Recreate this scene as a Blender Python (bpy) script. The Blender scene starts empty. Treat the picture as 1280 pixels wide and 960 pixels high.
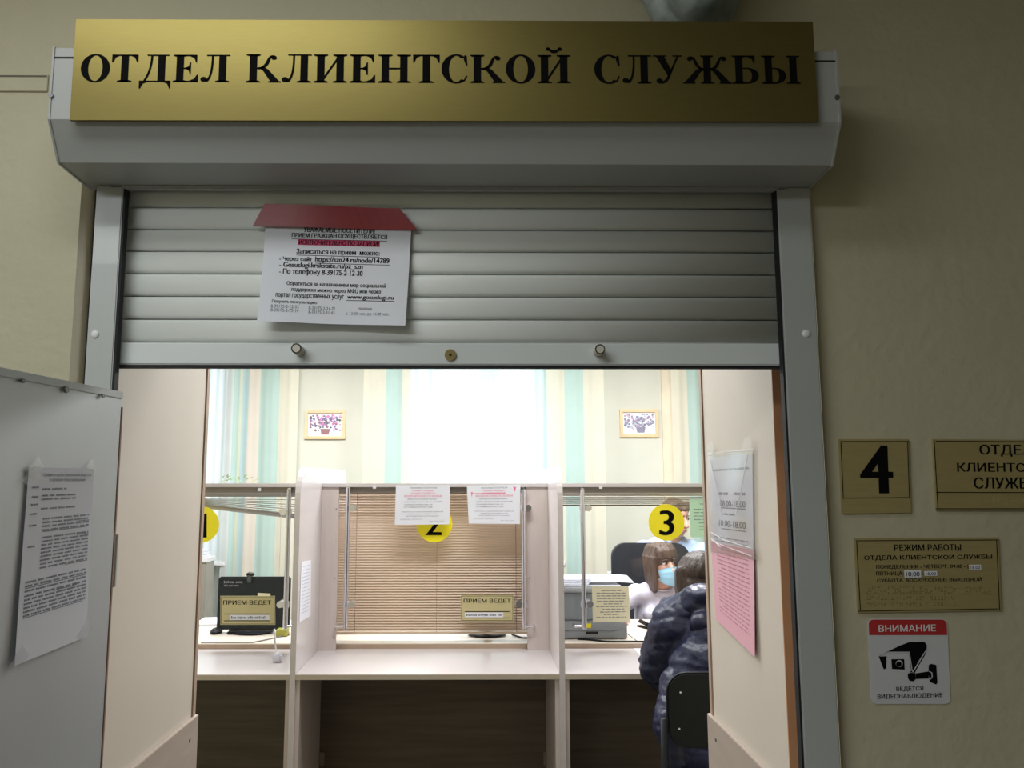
import bpy, bmesh, math, random
from mathutils import Vector, Matrix, Euler, noise
R = math.radians
C = bpy.context.scene.collection
sc = bpy.context.scene
random.seed(7)

# ------------------------------------------------------------ camera
PITCH, YAW, F, CX, CY = R(7.15), R(0.5), 980.0, 604.0, 480.0
CAMP = Vector((0, 0, 1.6))
cd = bpy.data.cameras.new('camera'); cam = bpy.data.objects.new('camera', cd); C.objects.link(cam)
cd.lens = F / 1280 * 36; cd.sensor_width = 36; cd.shift_x = (640 - CX) / 1280
cd.clip_start = 0.02
cam.location = CAMP; cam.rotation_euler = (math.pi / 2 + PITCH, 0, -YAW)
sc.camera = cam
CM = Euler((math.pi / 2 + PITCH, 0, -YAW)).to_matrix()

# ------------------------------------------------------------ world, lights, exposure
w = bpy.data.worlds.new('world'); sc.world = w; w.use_nodes = True
bg = w.node_tree.nodes['Background']; bg.inputs[0].default_value = (0.86, 0.94, 1.0, 1); bg.inputs[1].default_value = 2.4

def area(name, loc, sx, sy, power, col, rot=(0, 0, 0)):
    l = bpy.data.lights.new(name, 'AREA'); l.shape = 'RECTANGLE'; l.size = sx; l.size_y = sy
    l.energy = power; l.color = col
    o = bpy.data.objects.new(name, l); o.location = loc; o.rotation_euler = rot; C.objects.link(o); return o
area('corridor_lamp', (-0.78, 0.68, 2.93), 1.1, 0.3, 10, (0.97, 1.0, 0.97))
area('corridor_fill_far', (-2.0, -1.2, 2.93), 2.0, 0.7, 74, (0.9, 0.95, 1.0))  # added fill light, evens the wall and broadens the gold sign's reflection
area('office_lamp', (-1.1, 4.6, 2.93), 0.6, 1.2, 95, (0.98, 0.985, 1.0))
area('office_lamp', (1.1, 4.6, 2.93), 0.6, 1.2, 95, (0.98, 0.985, 1.0))
area('office_lamp', (0.0, 2.95, 2.93), 1.2, 0.4, 34, (0.98, 0.985, 1.0))
sc.view_settings.view_transform = 'Standard'; sc.view_settings.look = 'None'
sc.view_settings.exposure = 0.0; sc.view_settings.gamma = 1.0
sc.view_settings.use_curve_mapping = False
sc.cycles.max_bounces = 8; sc.cycles.transparent_max_bounces = 24
sc.cycles.sample_clamp_indirect = 6

# ------------------------------------------------------------ pixel -> point helpers
def ray(u, v):
    return CM @ Vector(((u - CX) / F, -(v - CY) / F, -1))
def onY(u, v, y):
    d = ray(u, v); return CAMP + d * (y / d.y)
def onX(u, v, x):
    d = ray(u, v); return CAMP + d * (x / d.x)
def onZ(u, v, z):
    d = ray(u, v); return CAMP + d * ((z - CAMP.z) / d.z)
def onP(u, v, p, n):
    d = ray(u, v); return CAMP + d * ((p - CAMP).dot(n) / d.dot(n))
def PX(u, v, y): return onY(u, v, y).x
def PZ(v, y, u=596): return onY(u, v, y).z

# ------------------------------------------------------------ materials
def lin(c):
    return tuple(((x / 255) / 12.92 if x <= 10 else (((x / 255) + 0.055) / 1.055) ** 2.4) for x in c) + (1,)
MC = {}
def mat(name, col, rough=0.5, metal=0.0, var=0.06, scale=8, bump=0.0, bscale=60, stretch=(1, 1, 1), spec=0.5, trans=0.0, col2=None, coat=0.0):
    if name in MC: return MC[name]
    m = bpy.data.materials.new(name); m.use_nodes = True; nt = m.node_tree; N = nt.nodes; L = nt.links
    b = N['Principled BSDF']; b.inputs['Roughness'].default_value = rough; b.inputs['Metallic'].default_value = metal
    b.inputs['Specular IOR Level'].default_value = spec; b.inputs['Coat Weight'].default_value = coat
    tc = N.new('ShaderNodeTexCoord'); mp = N.new('ShaderNodeMapping'); mp.inputs['Scale'].default_value = stretch
    L.new(tc.outputs['Object'], mp.inputs[0])
    nz = N.new('ShaderNodeTexNoise'); nz.inputs['Scale'].default_value = scale; nz.inputs['Detail'].default_value = 5
    L.new(mp.outputs[0], nz.inputs[0])
    mx = N.new('ShaderNodeMix'); mx.data_type = 'RGBA'
    c = lin(col)
    if col2: a, d = c, lin(col2)
    else: a = tuple(x * (1 - var) for x in c[:3]) + (1,); d = tuple(min(1, x * (1 + var)) for x in c[:3]) + (1,)
    mx.inputs[6].default_value = a; mx.inputs[7].default_value = d
    cr = N.new('ShaderNodeMapRange'); cr.inputs[1].default_value = 0.3; cr.inputs[2].default_value = 0.7
    L.new(nz.outputs[0], cr.inputs[0]); L.new(cr.outputs[0], mx.inputs[0]); L.new(mx.outputs[2], b.inputs['Base Color'])
    if bump:
        n2 = N.new('ShaderNodeTexNoise'); n2.inputs['Scale'].default_value = bscale; n2.inputs['Detail'].default_value = 4
        L.new(mp.outputs[0], n2.inputs[0])
        bp = N.new('ShaderNodeBump'); bp.inputs['Strength'].default_value = bump; bp.inputs['Distance'].default_value = 0.01
        L.new(n2.outputs[0], bp.inputs['Height']); L.new(bp.outputs[0], b.inputs['Normal'])
    if trans:
        tr = N.new('ShaderNodeBsdfTranslucent'); ms = N.new('ShaderNodeMixShader'); ms.inputs[0].default_value = trans
        L.new(mx.outputs[2], tr.inputs[0]); L.new(b.outputs[0], ms.inputs[1]); L.new(tr.outputs[0], ms.inputs[2])
        L.new(ms.outputs[0], N['Material Output'].inputs[0])
    MC[name] = m; return m
def clear(name, op=0.08, rough=0.03, tint=(1, 1, 1), fres=0.5):
    m = bpy.data.materials.new(name); m.use_nodes = True; nt = m.node_tree; N = nt.nodes; L = nt.links
    N.remove(N['Principled BSDF'])
    t = N.new('ShaderNodeBsdfTransparent'); t.inputs[0].default_value = tint + (1,)
    g = N.new('ShaderNodeBsdfGlossy'); g.inputs['Roughness'].default_value = rough
    lw = N.new('ShaderNodeLayerWeight'); lw.inputs[0].default_value = fres
    ma = N.new('ShaderNodeMath'); ma.operation = 'MULTIPLY_ADD'; ma.inputs[1].default_value = 0.2; ma.inputs[2].default_value = op
    L.new(lw.outputs['Fresnel'], ma.inputs[0])
    ms = N.new('ShaderNodeMixShader'); L.new(ma.outputs[0], ms.inputs[0]); L.new(t.outputs[0], ms.inputs[1]); L.new(g.outputs[0], ms.inputs[2])
    L.new(ms.outputs[0], N['Material Output'].inputs[0]); return m

M_WALL = mat('beige_plaster', (190, 184, 158), 0.65, var=0.05, scale=2.2, bump=0.25, bscale=35)
M_OWALL = mat('cream_wallpaper', (206, 206, 194), 0.7, var=0.03, scale=3)
M_CEIL = mat('ceiling_white', (215, 215, 208), 0.8)
M_FLOOR = mat('floor_tile', (104, 100, 92), 0.5, var=0.15, scale=5)
M_CWALL = mat('corridor_wall', (168, 160, 136), 0.7)
M_ALU = mat('painted_aluminium', (176, 180, 178), 0.38, 0.0, var=0.03, scale=3, coat=0.1)
M_BOX = mat('shutter_box_white', (164, 166, 164), 0.4, var=0.02, scale=3)
M_SLAT = mat('shutter_slat', (228, 232, 228), 0.36, 0.0, var=0.03, scale=4, stretch=(1, 1, 6))
M_GOLD = mat('brushed_gold', (118, 107, 62), 0.42, 0.95, var=0.05, scale=40, stretch=(1, 1, 30))
_b = M_GOLD.node_tree.nodes['Principled BSDF']; _b.inputs['Anisotropic'].default_value = 0.6
_t = M_GOLD.node_tree.nodes.new('ShaderNodeTangent'); _t.direction_type = 'RADIAL'; _t.axis = 'Z'; M_GOLD.node_tree.links.new(_t.outputs[0], _b.inputs['Tangent'])
M_GOLDP = mat('gold_plate', (176, 162, 112), 0.45, 0.35, var=0.04, scale=20, stretch=(1, 1, 8))
M_BLACK = mat('print_black', (12, 12, 14), 0.8, var=0.02, spec=0.08)
M_GREYPRINT = mat('print_grey', (112, 114, 126), 0.7, var=0.02)
M_LPRINT = mat('print_light', (150, 152, 165), 0.7, var=0.02)
M_PINKPRINT = mat('print_pink', (226, 120, 150), 0.7, var=0.02)
M_DARKGAP = mat('gap_shade_rubber', (18, 19, 22), 0.7)  # black for rubber parts, also stands in for shade in open gaps
M_PAPER = mat('paper_white', (238, 240, 248), 0.75, var=0.02, scale=4, trans=0.15)
M_PAPERPINK = mat('paper_pink', (226, 172, 184), 0.75, var=0.02, scale=4)
M_PAPERYEL = mat('paper_yellow', (226, 220, 188), 0.75, var=0.02)
M_PAPERGRN = mat('paper_green', (196, 234, 202), 0.75, var=0.02)
M_RED = mat('red_tape', (150, 32, 32), 0.35, var=0.08, scale=12, stretch=(1, 1, 6))
M_REDPRINT = mat('red_print', (176, 44, 44), 0.5, var=0.03)
M_HILITE = mat('highlight_pink', (196, 60, 100), 0.6, var=0.03)
M_METALDOOR = mat('grey_metal_door', (200, 204, 208), 0.42, 0.4, var=0.04, scale=2.5, bump=0.02)
M_JAMB = mat('cream_laminate', (212, 202, 188), 0.45, var=0.03, scale=2, stretch=(1, 1, 0.3))
M_BROWNEDGE = mat('brown_edge', (190, 136, 96), 0.5, var=0.08)
M_WAIN = mat('taupe_laminate', (178, 164, 152), 0.45, var=0.05, scale=6, stretch=(1, 1, 5), bump=0.03)
M_LAM = mat('counter_laminate', (206, 199, 199), 0.28, var=0.035, scale=5, stretch=(0.6, 0.6, 5), coat=0.1)
M_LAMV = mat('stile_laminate', (206, 194, 190), 0.35, var=0.05, scale=6, stretch=(5, 5, .5))
M_EDGE = mat('counter_edge', (190, 178, 162), 0.4, var=0.04)
M_DWOOD = mat('dark_wood_panel', (92, 80, 66), 0.5, var=0.22, scale=5, stretch=(0.5, 1, 9), bump=0.05)
M_CHROME = mat('chrome', (225, 225, 230), 0.22, 1.0, var=0.02)
M_BLIND = mat('tan_blind', (222, 202, 180), 0.45, 0.0, var=0.04, scale=6)
M_BLINDG = mat('grey_blind', (172, 168, 166), 0.4, 0.1, var=0.04)
M_WHITEP = mat('white_plastic', (228, 228, 230), 0.35, var=0.02)
M_YEL = mat('sticker_yellow', (250, 234, 36), 0.45, var=0.02)
M_BLKP = mat('black_plastic', (22, 25, 29), 0.5, var=0.08, spec=.25)
M_BLKF = mat('black_fabric', (34, 38, 44), 0.8, var=0.15, scale=60)
M_SCREENB = mat('monitor_back', (12, 24, 36), 0.6, spec=.15, var=0.06)
M_PRN = mat('printer_grey', (150, 156, 162), 0.45, var=0.03)
M_PRND = mat('printer_dark', (52, 56, 60), 0.45, var=0.03)
M_DESK = mat('staff_desk_top', (222, 212, 198), 0.3, var=0.03, scale=4)
M_SKIN = mat('skin', (226, 176, 156), 0.5, var=0.04, scale=20)
M_HAIRB = mat('brown_hair', (84, 66, 56), 0.42, var=0.4, scale=26, stretch=(3, 3, .35), bump=0.5, bscale=60)
M_HAIRD = mat('dark_brown_hair', (62, 48, 40), 0.4, var=0.45, scale=26, stretch=(3, 3, .35), bump=0.5, bscale=60)
M_HAIRM = mat('short_brown_hair', (110, 92, 76), 0.5, var=0.3, scale=60)
M_BLOUSE = mat('white_blouse', (204, 200, 216), 0.7, var=0.03, scale=8, bump=0.25, bscale=14)
M_SHIRT = mat('light_blue_shirt', (170, 192, 226), 0.7, var=0.04, scale=8, bump=0.25, bscale=14)
M_TRIM = mat('dark_trim', (60, 60, 80), 0.7)
M_MASK = mat('blue_mask', (158, 206, 234), 0.6, var=0.03, scale=10)
M_PUFF = mat('navy_puffer', (30, 35, 62), 0.42, var=0.2, scale=8, bump=1.0, bscale=16, spec=0.5)
M_NAVYT = mat('dark_trousers', (24, 26, 34), 0.8)
M_EYE = mat('eye_white', (220, 216, 214), 0.3)
M_IRIS = mat('iris_dark', (40, 30, 26), 0.2)
M_LIP = mat('lips', (208, 146, 132), 0.5)
M_FRAME = mat('light_wood_frame', (222, 196, 156), 0.5, var=0.06)
M_SCREW = mat('screw_zinc', (120, 122, 124), 0.35, 0.8)
M_STONE = mat('mottled_grey_plaster', (120, 132, 130), 0.45, var=0.5, scale=22, bump=0.3, bscale=40, col2=(170, 180, 178))
M_LEAF = mat('pale_leaf', (150, 180, 130), 0.5, var=0.15)
M_GLASS = clear('partition_glass', 0.0)
M_WGLASS = clear('window_glass', 0.01)
M_FILM = clear('plastic_film', 0.07, 0.2)
M_TAPE = clear('clear_tape', 0.10, 0.3)

# ------------------------------------------------------------ mesh helpers
def obj(name, bm, m, parent=None, smooth=False, label=None, kind=None, loc=None):
    me = bpy.data.meshes.new(name)
    if smooth:
        for f in bm.faces: f.smooth = True
    bm.normal_update(); bm.to_mesh(me); bm.free()
    for x in (m if isinstance(m, (list, tuple)) else [m]): me.materials.append(x)
    o = bpy.data.objects.new(name, me); C.objects.link(o)
    if parent:
        o.parent = parent
        if parent.type == 'EMPTY': o.matrix_parent_inverse = Matrix.Translation(-Vector(parent['org']))
    if label: o['label'] = label
    if kind: o['kind'] = kind
    o['org'] = (0, 0, 0) if not parent else parent['org']
    return o
def thing(name, loc, label, cat, group=None):
    o = bpy.data.objects.new(name, None); o.empty_display_size = 0.05; C.objects.link(o); o.location = loc
    o['org'] = tuple(loc); o['label'] = label; o['category'] = cat
    if group: o['group'] = group
    return o
def tag(o, label, cat, group=None):
    o['label'] = label; o['category'] = cat
    if group: o['group'] = group
    return o
def NB(): return bmesh.new()
def box(bm, a, b, bev=0.0):
    x0, y0, z0 = a; x1, y1, z1 = b
    x0, x1 = min(x0, x1), max(x0, x1); y0, y1 = min(y0, y1), max(y0, y1); z0, z1 = min(z0, z1), max(z0, z1)
    r = bmesh.ops.create_cube(bm, size=1.0)
    for v in r['verts']:
        v.co = Vector(((x0 + x1) / 2 + v.co.x * (x1 - x0), (y0 + y1) / 2 + v.co.y * (y1 - y0), (z0 + z1) / 2 + v.co.z * (z1 - z0)))
    if bev > 0:
        es = list({e for v in r['verts'] for e in v.link_edges})
        bmesh.ops.bevel(bm, geom=es, offset=bev, segments=2, affect='EDGES', clamp_overlap=True)
    return bm
def bx(a, b, bev=0.0): return box(NB(), a, b, bev)
def frame_of(d):
    d = d.normalized(); up = Vector((0, 0, 1)) if abs(d.z) < 0.9 else Vector((1, 0, 0))
    a = d.cross(up).normalized(); return a, d.cross(a).normalized()
def tube(bm, pts, r, seg=10, rads=None, caps=True):
    pts = [Vector(p) for p in pts]; rings = []
    for i, p in enumerate(pts):
        d = (pts[min(i + 1, len(pts) - 1)] - pts[max(i - 1, 0)])
        a, b = frame_of(d)
        if rings:
            pa = prev_a - d.normalized() * prev_a.dot(d.normalized())
            if pa.length > 1e-5: a = pa.normalized(); b = d.normalized().cross(a)
        prev_a = a; rr = rads[i] if rads else r
        rings.append([bm.verts.new(p + (a * math.cos(t) + b * math.sin(t)) * rr) for t in [2 * math.pi * k / seg for k in range(seg)]])
    for i in range(len(rings) - 1):
        for k in range(seg):
            bm.faces.new((rings[i][k], rings[i][(k + 1) % seg], rings[i + 1][(k + 1) % seg], rings[i + 1][k]))
    if caps: bm.faces.new(rings[0][::-1]); bm.faces.new(rings[-1])
    return bm
def capsule(bm, p0, p1, r0, r1, seg=14):
    p0, p1 = Vector(p0), Vector(p1); d = p1 - p0; n = d.normalized() if d.length > 1e-6 else Vector((0, 0, 1))
    pts, rads = [], []
    for k in range(6):
        t = (k + 0.12) / 6 * math.pi / 2 if k else 0.12; pts.append(p0 - n * r0 * math.cos(t)); rads.append(r0 * math.sin(t))
    pts.append(p0); rads.append(r0); pts.append(p1 + n * 1e-4); rads.append(r1)
    for k in range(5, -1, -1):
        t = (k + 0.12) / 6 * math.pi / 2 if k else 0.12; pts.append(p1 + n * r1 * math.cos(t)); rads.append(r1 * math.sin(t))
    tube(bm, pts, 1, seg, rads); return bm
def ell(bm, c, r, rot=None, seg=20):
    res = bmesh.ops.create_uvsphere(bm, u_segments=seg, v_segments=seg // 2 + 2, radius=1)
    m = Matrix.Translation(Vector(c)) @ (rot.to_4x4() if rot else Matrix()) @ Matrix.Diagonal(Vector(r).to_4d())
    for v in res['verts']: v.co = m @ v.co
    return bm
def organic(name, bm, m, parent, voxel=0.012, smooth=3, disp=None, xf=None, label=None):
    me = bpy.data.meshes.new('tmp'); bmesh.ops.recalc_face_normals(bm, faces=bm.faces); bm.to_mesh(me); bm.free()
    o = bpy.data.objects.new('tmp', me); C.objects.link(o)
    md = o.modifiers.new('r', 'REMESH'); md.mode = 'VOXEL'; md.voxel_size = voxel
    if smooth: ms = o.modifiers.new('s', 'SMOOTH'); ms.iterations = smooth; ms.factor = 0.5
    dg = bpy.context.evaluated_depsgraph_get(); dg.update()
    me2 = bpy.data.meshes.new_from_object(o.evaluated_get(dg))
    bpy.data.objects.remove(o); bpy.data.meshes.remove(me)
    b2 = NB(); b2.from_mesh(me2); bpy.data.meshes.remove(me2); b2.normal_update()
    if disp:
        nc = [disp(v.co.copy(), v.normal.copy()) for v in b2.verts]
        for v, c in zip(b2.verts, nc): v.co = c
    if xf:
        for v in b2.verts: v.co = xf @ v.co
    return obj(name, b2, m, parent, smooth=True, label=label)
def disc(bm, c, n, r, h, seg=24):
    n = Vector(n).normalized(); c = Vector(c)
    tube(bm, [c, c + n * h], r, seg); return bm

# ------------------------------------------------------------ text
TXT = {}
def text_polys(s, bold=0.0, rows=0):
    """outline of the built-in font, filled row by row with the non-zero rule (its contours overlap)"""
    k = (s, bold, rows)
    if k in TXT: return TXT[k]
    cu = bpy.data.curves.new('t', 'FONT'); cu.body = s
    o = bpy.data.objects.new('t', cu); C.objects.link(o)
    dg = bpy.context.evaluated_depsgraph_get(); dg.update()
    cv = o.evaluated_get(dg).to_curve(dg); segs = []
    for sp in cv.splines:
        pts = []
        if sp.type == 'BEZIER':
            P = sp.bezier_points; n = len(P)
            for i in range(n):
                a, b = P[i], P[(i + 1) % n]; p0, p1, p2, p3 = a.co, a.handle_right, b.handle_left, b.co
                st = 1 if ((p1 - p0).cross(p3 - p0).length + (p2 - p0).cross(p3 - p0).length) < 1e-7 else 5
                for q in range(st):
                    t = q / st; pts.append(p0 * (1 - t) ** 3 + p1 * 3 * t * (1 - t) ** 2 + p2 * 3 * t * t * (1 - t) + p3 * t ** 3)
        else: pts = [p.co for p in sp.points]
        for i in range(len(pts)): segs.append((pts[i].x, pts[i].y, pts[(i + 1) % len(pts)].x, pts[(i + 1) % len(pts)].y))
    o.to_curve_clear() if False else None
    bpy.data.objects.remove(o); bpy.data.curves.remove(cu)
    if not segs: TXT[k] = ([], []); return TXT[k]
    y0 = min(min(g[1], g[3]) for g in segs); y1 = max(max(g[1], g[3]) for g in segs)
    R_ = rows or max(8, int(26 * (y1 - y0))); h = (y1 - y0) / R_; vs, fs = [], []
    for r in range(R_):
        y = y0 + (r + .5) * h; X = []
        for ax, ay, bx_, by in segs:
            if (ay <= y) != (by <= y):
                X.append((ax + (bx_ - ax) * (y - ay) / (by - ay), 1 if by > ay else -1, (bx_ - ax) / (by - ay)))
        X.sort(key=lambda v: v[0]); w_ = 0; runs = []
        for x, d, m in X:
            if w_ == 0: st = (x, m)
            w_ += d
            if w_ == 0: runs.append([st[0] - bold, st[1], x + bold, m])
        out = []
        for q in runs:
            if out and q[0] <= out[-1][2]: out[-1][2] = max(out[-1][2], q[2]); out[-1][3] = q[3]
            else: out.append(q)
        for xa, ma, xb, mb in out:
            lim = lambda v: max(-2.5, min(2.5, v)) * h / 2
            i = len(vs); ma, mb = lim(ma), lim(mb)
            if xa - ma > xb - mb or xa + ma > xb + mb: ma = mb = 0
            vs += [(xa - ma, y - h / 2), (xb - mb, y - h / 2), (xb + mb, y + h / 2), (xa + ma, y + h / 2)]; fs.append((i, i + 1, i + 2, i + 3))
    TXT[k] = (vs, fs); return TXT[k]

class Quad:
    """four photo corners (tl, tr, br, bl) laid on a real plane; s right, t down, h out towards the viewer"""
    def __init__(q, corners, p, n, bend=None, lift=0.0):
        q.c = [Vector(c) for c in corners]; n = Vector(n).normalized()
        if (Vector(p) - CAMP).dot(n) > 0: n = -n
        q.n = n; p = Vector(p) + n * lift
        q.P = [onP(c[0], c[1], p, n) for c in q.c]; q.bend = bend
    def __call__(q, s, t, h=0):
        P = q.P; x = (P[0] * (1 - s) + P[1] * s) * (1 - t) + (P[3] * (1 - s) + P[2] * s) * t
        return x + q.n * (h + (q.bend(s, t) if q.bend else 0))
    def inv(q, x, y):
        s = t = 0.5; c = q.c
        for _ in range(8):
            f = (c[0] * (1 - s) + c[1] * s) * (1 - t) + (c[3] * (1 - s) + c[2] * s) * t - Vector((x, y))
            ds = (c[1] - c[0]) * (1 - t) + (c[2] - c[3]) * t; dt = (c[3] - c[0]) * (1 - s) + (c[2] - c[1]) * s
            D = ds.x * dt.y - ds.y * dt.x
            s -= (f.x * dt.y - f.y * dt.x) / D; t -= (ds.x * f.y - ds.y * f.x) / D
        return s, t
    def boxst(q, b):
        xm, ym = (b[0] + b[2]) / 2, (b[1] + b[3]) / 2
        return q.inv(b[0], ym)[0], q.inv(xm, b[1])[1], q.inv(b[2], ym)[0], q.inv(xm, b[3])[1]
    def sheet(q, name, m, parent=None, th=0.0008, nu=8, nv=8, label=None):
        bm = NB(); g = [[[bm.verts.new(q(i / nu, j / nv, hh)) for j in range(nv + 1)] for i in range(nu + 1)] for hh in (0, -th)]
        for i in range(nu):
            for j in range(nv):
                bm.faces.new((g[0][i][j], g[0][i][j + 1], g[0][i + 1][j + 1], g[0][i + 1][j]))
                bm.faces.new((g[1][i][j], g[1][i + 1][j], g[1][i + 1][j + 1], g[1][i][j + 1]))
        for i in range(nu):
            bm.faces.new((g[0][i][0], g[0][i + 1][0], g[1][i + 1][0], g[1][i][0])); bm.faces.new((g[0][i][nv], g[1][i][nv], g[1][i + 1][nv], g[0][i + 1][nv]))
        for j in range(nv):
            bm.faces.new((g[0][0][j], g[1][0][j], g[1][0][j + 1], g[0][0][j + 1])); bm.faces.new((g[0][nu][j], g[0][nu][j + 1], g[1][nu][j + 1], g[1][nu][j]))
        return obj(name, bm, m, parent, label=label)
    def poly(q, bm, pts, h=0.0004, st=False):
        vs = []
        for x, y in pts:
            s, t = (x, y) if st else q.inv(x, y); vs.append(bm.verts.new(q(s, t, h)))
        try: bm.faces.new(vs)
        except ValueError: pass
    def rect(q, bm, b, h=0.0004, n=1):
        s0, t0, s1, t1 = q.boxst(b)
        for i in range(n):
            a, c = s0 + (s1 - s0) * i / n, s0 + (s1 - s0) * (i + 1) / n
            q.poly(bm, [(a, t0), (a, t1), (c, t1), (c, t0)], h, True)
    def border(q, bm, b, wd, h=0.0004):
        x0, y0, x1, y1 = b
        q.rect(bm, (x0, y0, x1, y0 + wd), h); q.rect(bm, (x0, y1 - wd, x1, y1), h)
        q.rect(bm, (x0, y0, x0 + wd, y1), h * 1.1); q.rect(bm, (x1 - wd, y0, x1, y1), h * 1.1)
    def text(q, bm, s, b, bold=0.0, h=0.0006, rows=0):
        vs, fs = text_polys(s, bold, rows)
        if not vs: return
        x0 = min(v[0] for v in vs); x1 = max(v[0] for v in vs); y0 = min(v[1] for v in vs); y1 = max(v[1] for v in vs)
        s0, t0, s1, t1 = q.boxst(b)
        nv = [bm.verts.new(q(s0 + (s1 - s0) * (x - x0) / (x1 - x0), t1 + (t0 - t1) * (y - y0) / (y1 - y0), h)) for x, y in vs]
        for f in fs:
            try: bm.faces.new([nv[i] for i in f])
            except ValueError: pass
    def scrib(q, bm, b, rnd, h=0.0005, fill=0.55, seg=1.0):
        """a line of print too small to read: word-like runs of tiny strokes"""
        x0, y0, x1, y1 = b; x = x0; H = y1 - y0
        while x < x1 - H * 0.5:
            wl = rnd.uniform(1.2, 4.5) * H
            e = min(x + wl, x1); k = x
            while k < e:
                a = H * rnd.uniform(0.22, 0.4)
                q.rect(bm, (k, y0 + H * rnd.choice((0, 0.25, 0.25, 0.3)), min(k + a, e), y1 - H * rnd.choice((0, 0, 0.1))), h); k += a + H * 0.16 * seg
            x = e + H * 0.55

def braille(q, bm, b, rnd, cell):
    x0, y0, x1, y1 = b; x = x0; H = y1 - y0
    while x < x1:
        if rnd.random() < 0.84:
            for cxx in (0, 1):
                for cy in (0, 1, 2):
                    if rnd.random() < 0.5:
                        r = H * 0.1; px, py = x + cxx * H * 0.36, y0 + H * (0.15 + cy * 0.35)
                        c = q(*q.inv(px, py), 0.0012); vs = [bm.verts.new(q(*q.inv(px + dx * r, py + dy * r), 0.0001)) for dx, dy in ((-1, -1), (-1, 1), (1, 1), (1, -1))]
                        t = bm.verts.new(c)
                        for k in range(4): bm.faces.new((vs[k], vs[(k + 1) % 4], t))
        x += cell

# ------------------------------------------------------------ THE SETTING
YW = 1.60          # corridor face of the wall
YO = 2.32          # office face of the wall
XL, XR = -0.815, 0.69
XJL, XJR = -0.80, 0.672
ZT = 2.33
def struct(name, bm, m, label=None, smooth=False):
    o = obj(name, bm, m, kind='structure', smooth=smooth); return o
b = NB(); box(b, (-3.2, YW, 0), (XL - 0.02, YO, 3.0)); box(b, (XR + 0.02, YW, 0), (3.2, YO, 3.0)); box(b, (XL - 0.02, YW + 0.06, ZT), (XR + 0.02, YO, 3.0))
box(b, (XL - 0.02, YW, ZT + 0.15), (XR + 0.02, YW + 0.06, 3.0))
struct('wall_front', b, M_WALL)
struct('wall_left', bx((-3.3, -2.6, 0), (-3.2, YW, 3.0)), M_CWALL)
struct('wall_right', bx((3.2, -2.6, 0), (3.3, YW, 3.0)), M_CWALL)
struct('wall_rear', bx((-3.3, -2.7, 0), (3.3, -2.6, 3.0)), M_CWALL)
struct('floor', bx((-3.3, -2.7, -0.1), (3.3, 6.75, 0)), M_FLOOR)
struct('ceiling', bx((-3.3, -2.7, 3.0), (3.3, 6.75, 3.1)), M_CEIL)
struct('wall_office_left', bx((-3.3, YO, 0), (-3.2, 6.75, 3.0)), M_OWALL)
struct('wall_office_right', bx((3.2, YO, 0), (3.3, 6.75, 3.0)), M_OWALL)
YB = 6.5
WIN = [(-0.62, 0.66), (-3.1, -2.02)]
ZS, ZH = 0.98, 2.75
b = NB()
xs = [-3.2, -3.1, -2.02, -0.62, 0.66, 3.2]
box(b, (-3.2, YB, 0), (-3.1, YB + 0.25, 3)); box(b, (-2.02, YB, 0), (-0.62, YB + 0.25, 3)); box(b, (0.66, YB, 0), (3.2, YB + 0.25, 3))
for x0, x1 in WIN:
    box(b, (x0, YB, 0), (x1, YB + 0.25, ZS)); box(b, (x0, YB, ZH), (x1, YB + 0.25, 3))
struct('wall_back', b, M_OWALL)
for i, (x0, x1) in enumerate(WIN):
    wn = bpy.data.objects.new('window_%d' % (i + 1), None); C.objects.link(wn); wn['kind'] = 'structure'; wn.location = ((x0 + x1) / 2, YB + 0.12, ZS); wn['org'] = tuple(wn.location)
    b = NB(); t = 0.06
    box(b, (x0, YB + 0.1, ZS), (x0 + t, YB + 0.16, ZH)); box(b, (x1 - t, YB + 0.1, ZS), (x1, YB + 0.16, ZH))
    box(b, (x0 + t, YB + 0.1, ZS), (x1 - t, YB + 0.16, ZS + t)); box(b, (x0 + t, YB + 0.1, ZH - t), (x1 - t, YB + 0.16, ZH))
    xm = (x0 + x1) / 2; box(b, (xm - .03, YB + 0.1, ZS + t), (xm + .03, YB + 0.16, ZH - t))
    obj('window_frame', b, M_WHITEP, wn)
    obj('pane', bx((x0 + t, YB + 0.125, ZS + t), (xm - .03, YB + 0.135, ZH - t)), M_WGLASS, wn)
    obj('pane', bx((xm + .03, YB + 0.125, ZS + t), (x1 - t, YB + 0.135, ZH - t)), M_WGLASS, wn)
    obj('window_sill', bx((x0 - .04, YB - 0.2, ZS - 0.03), (x1 + .04, YB + 0.1, ZS), 0.004), M_WHITEP, wn)

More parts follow.
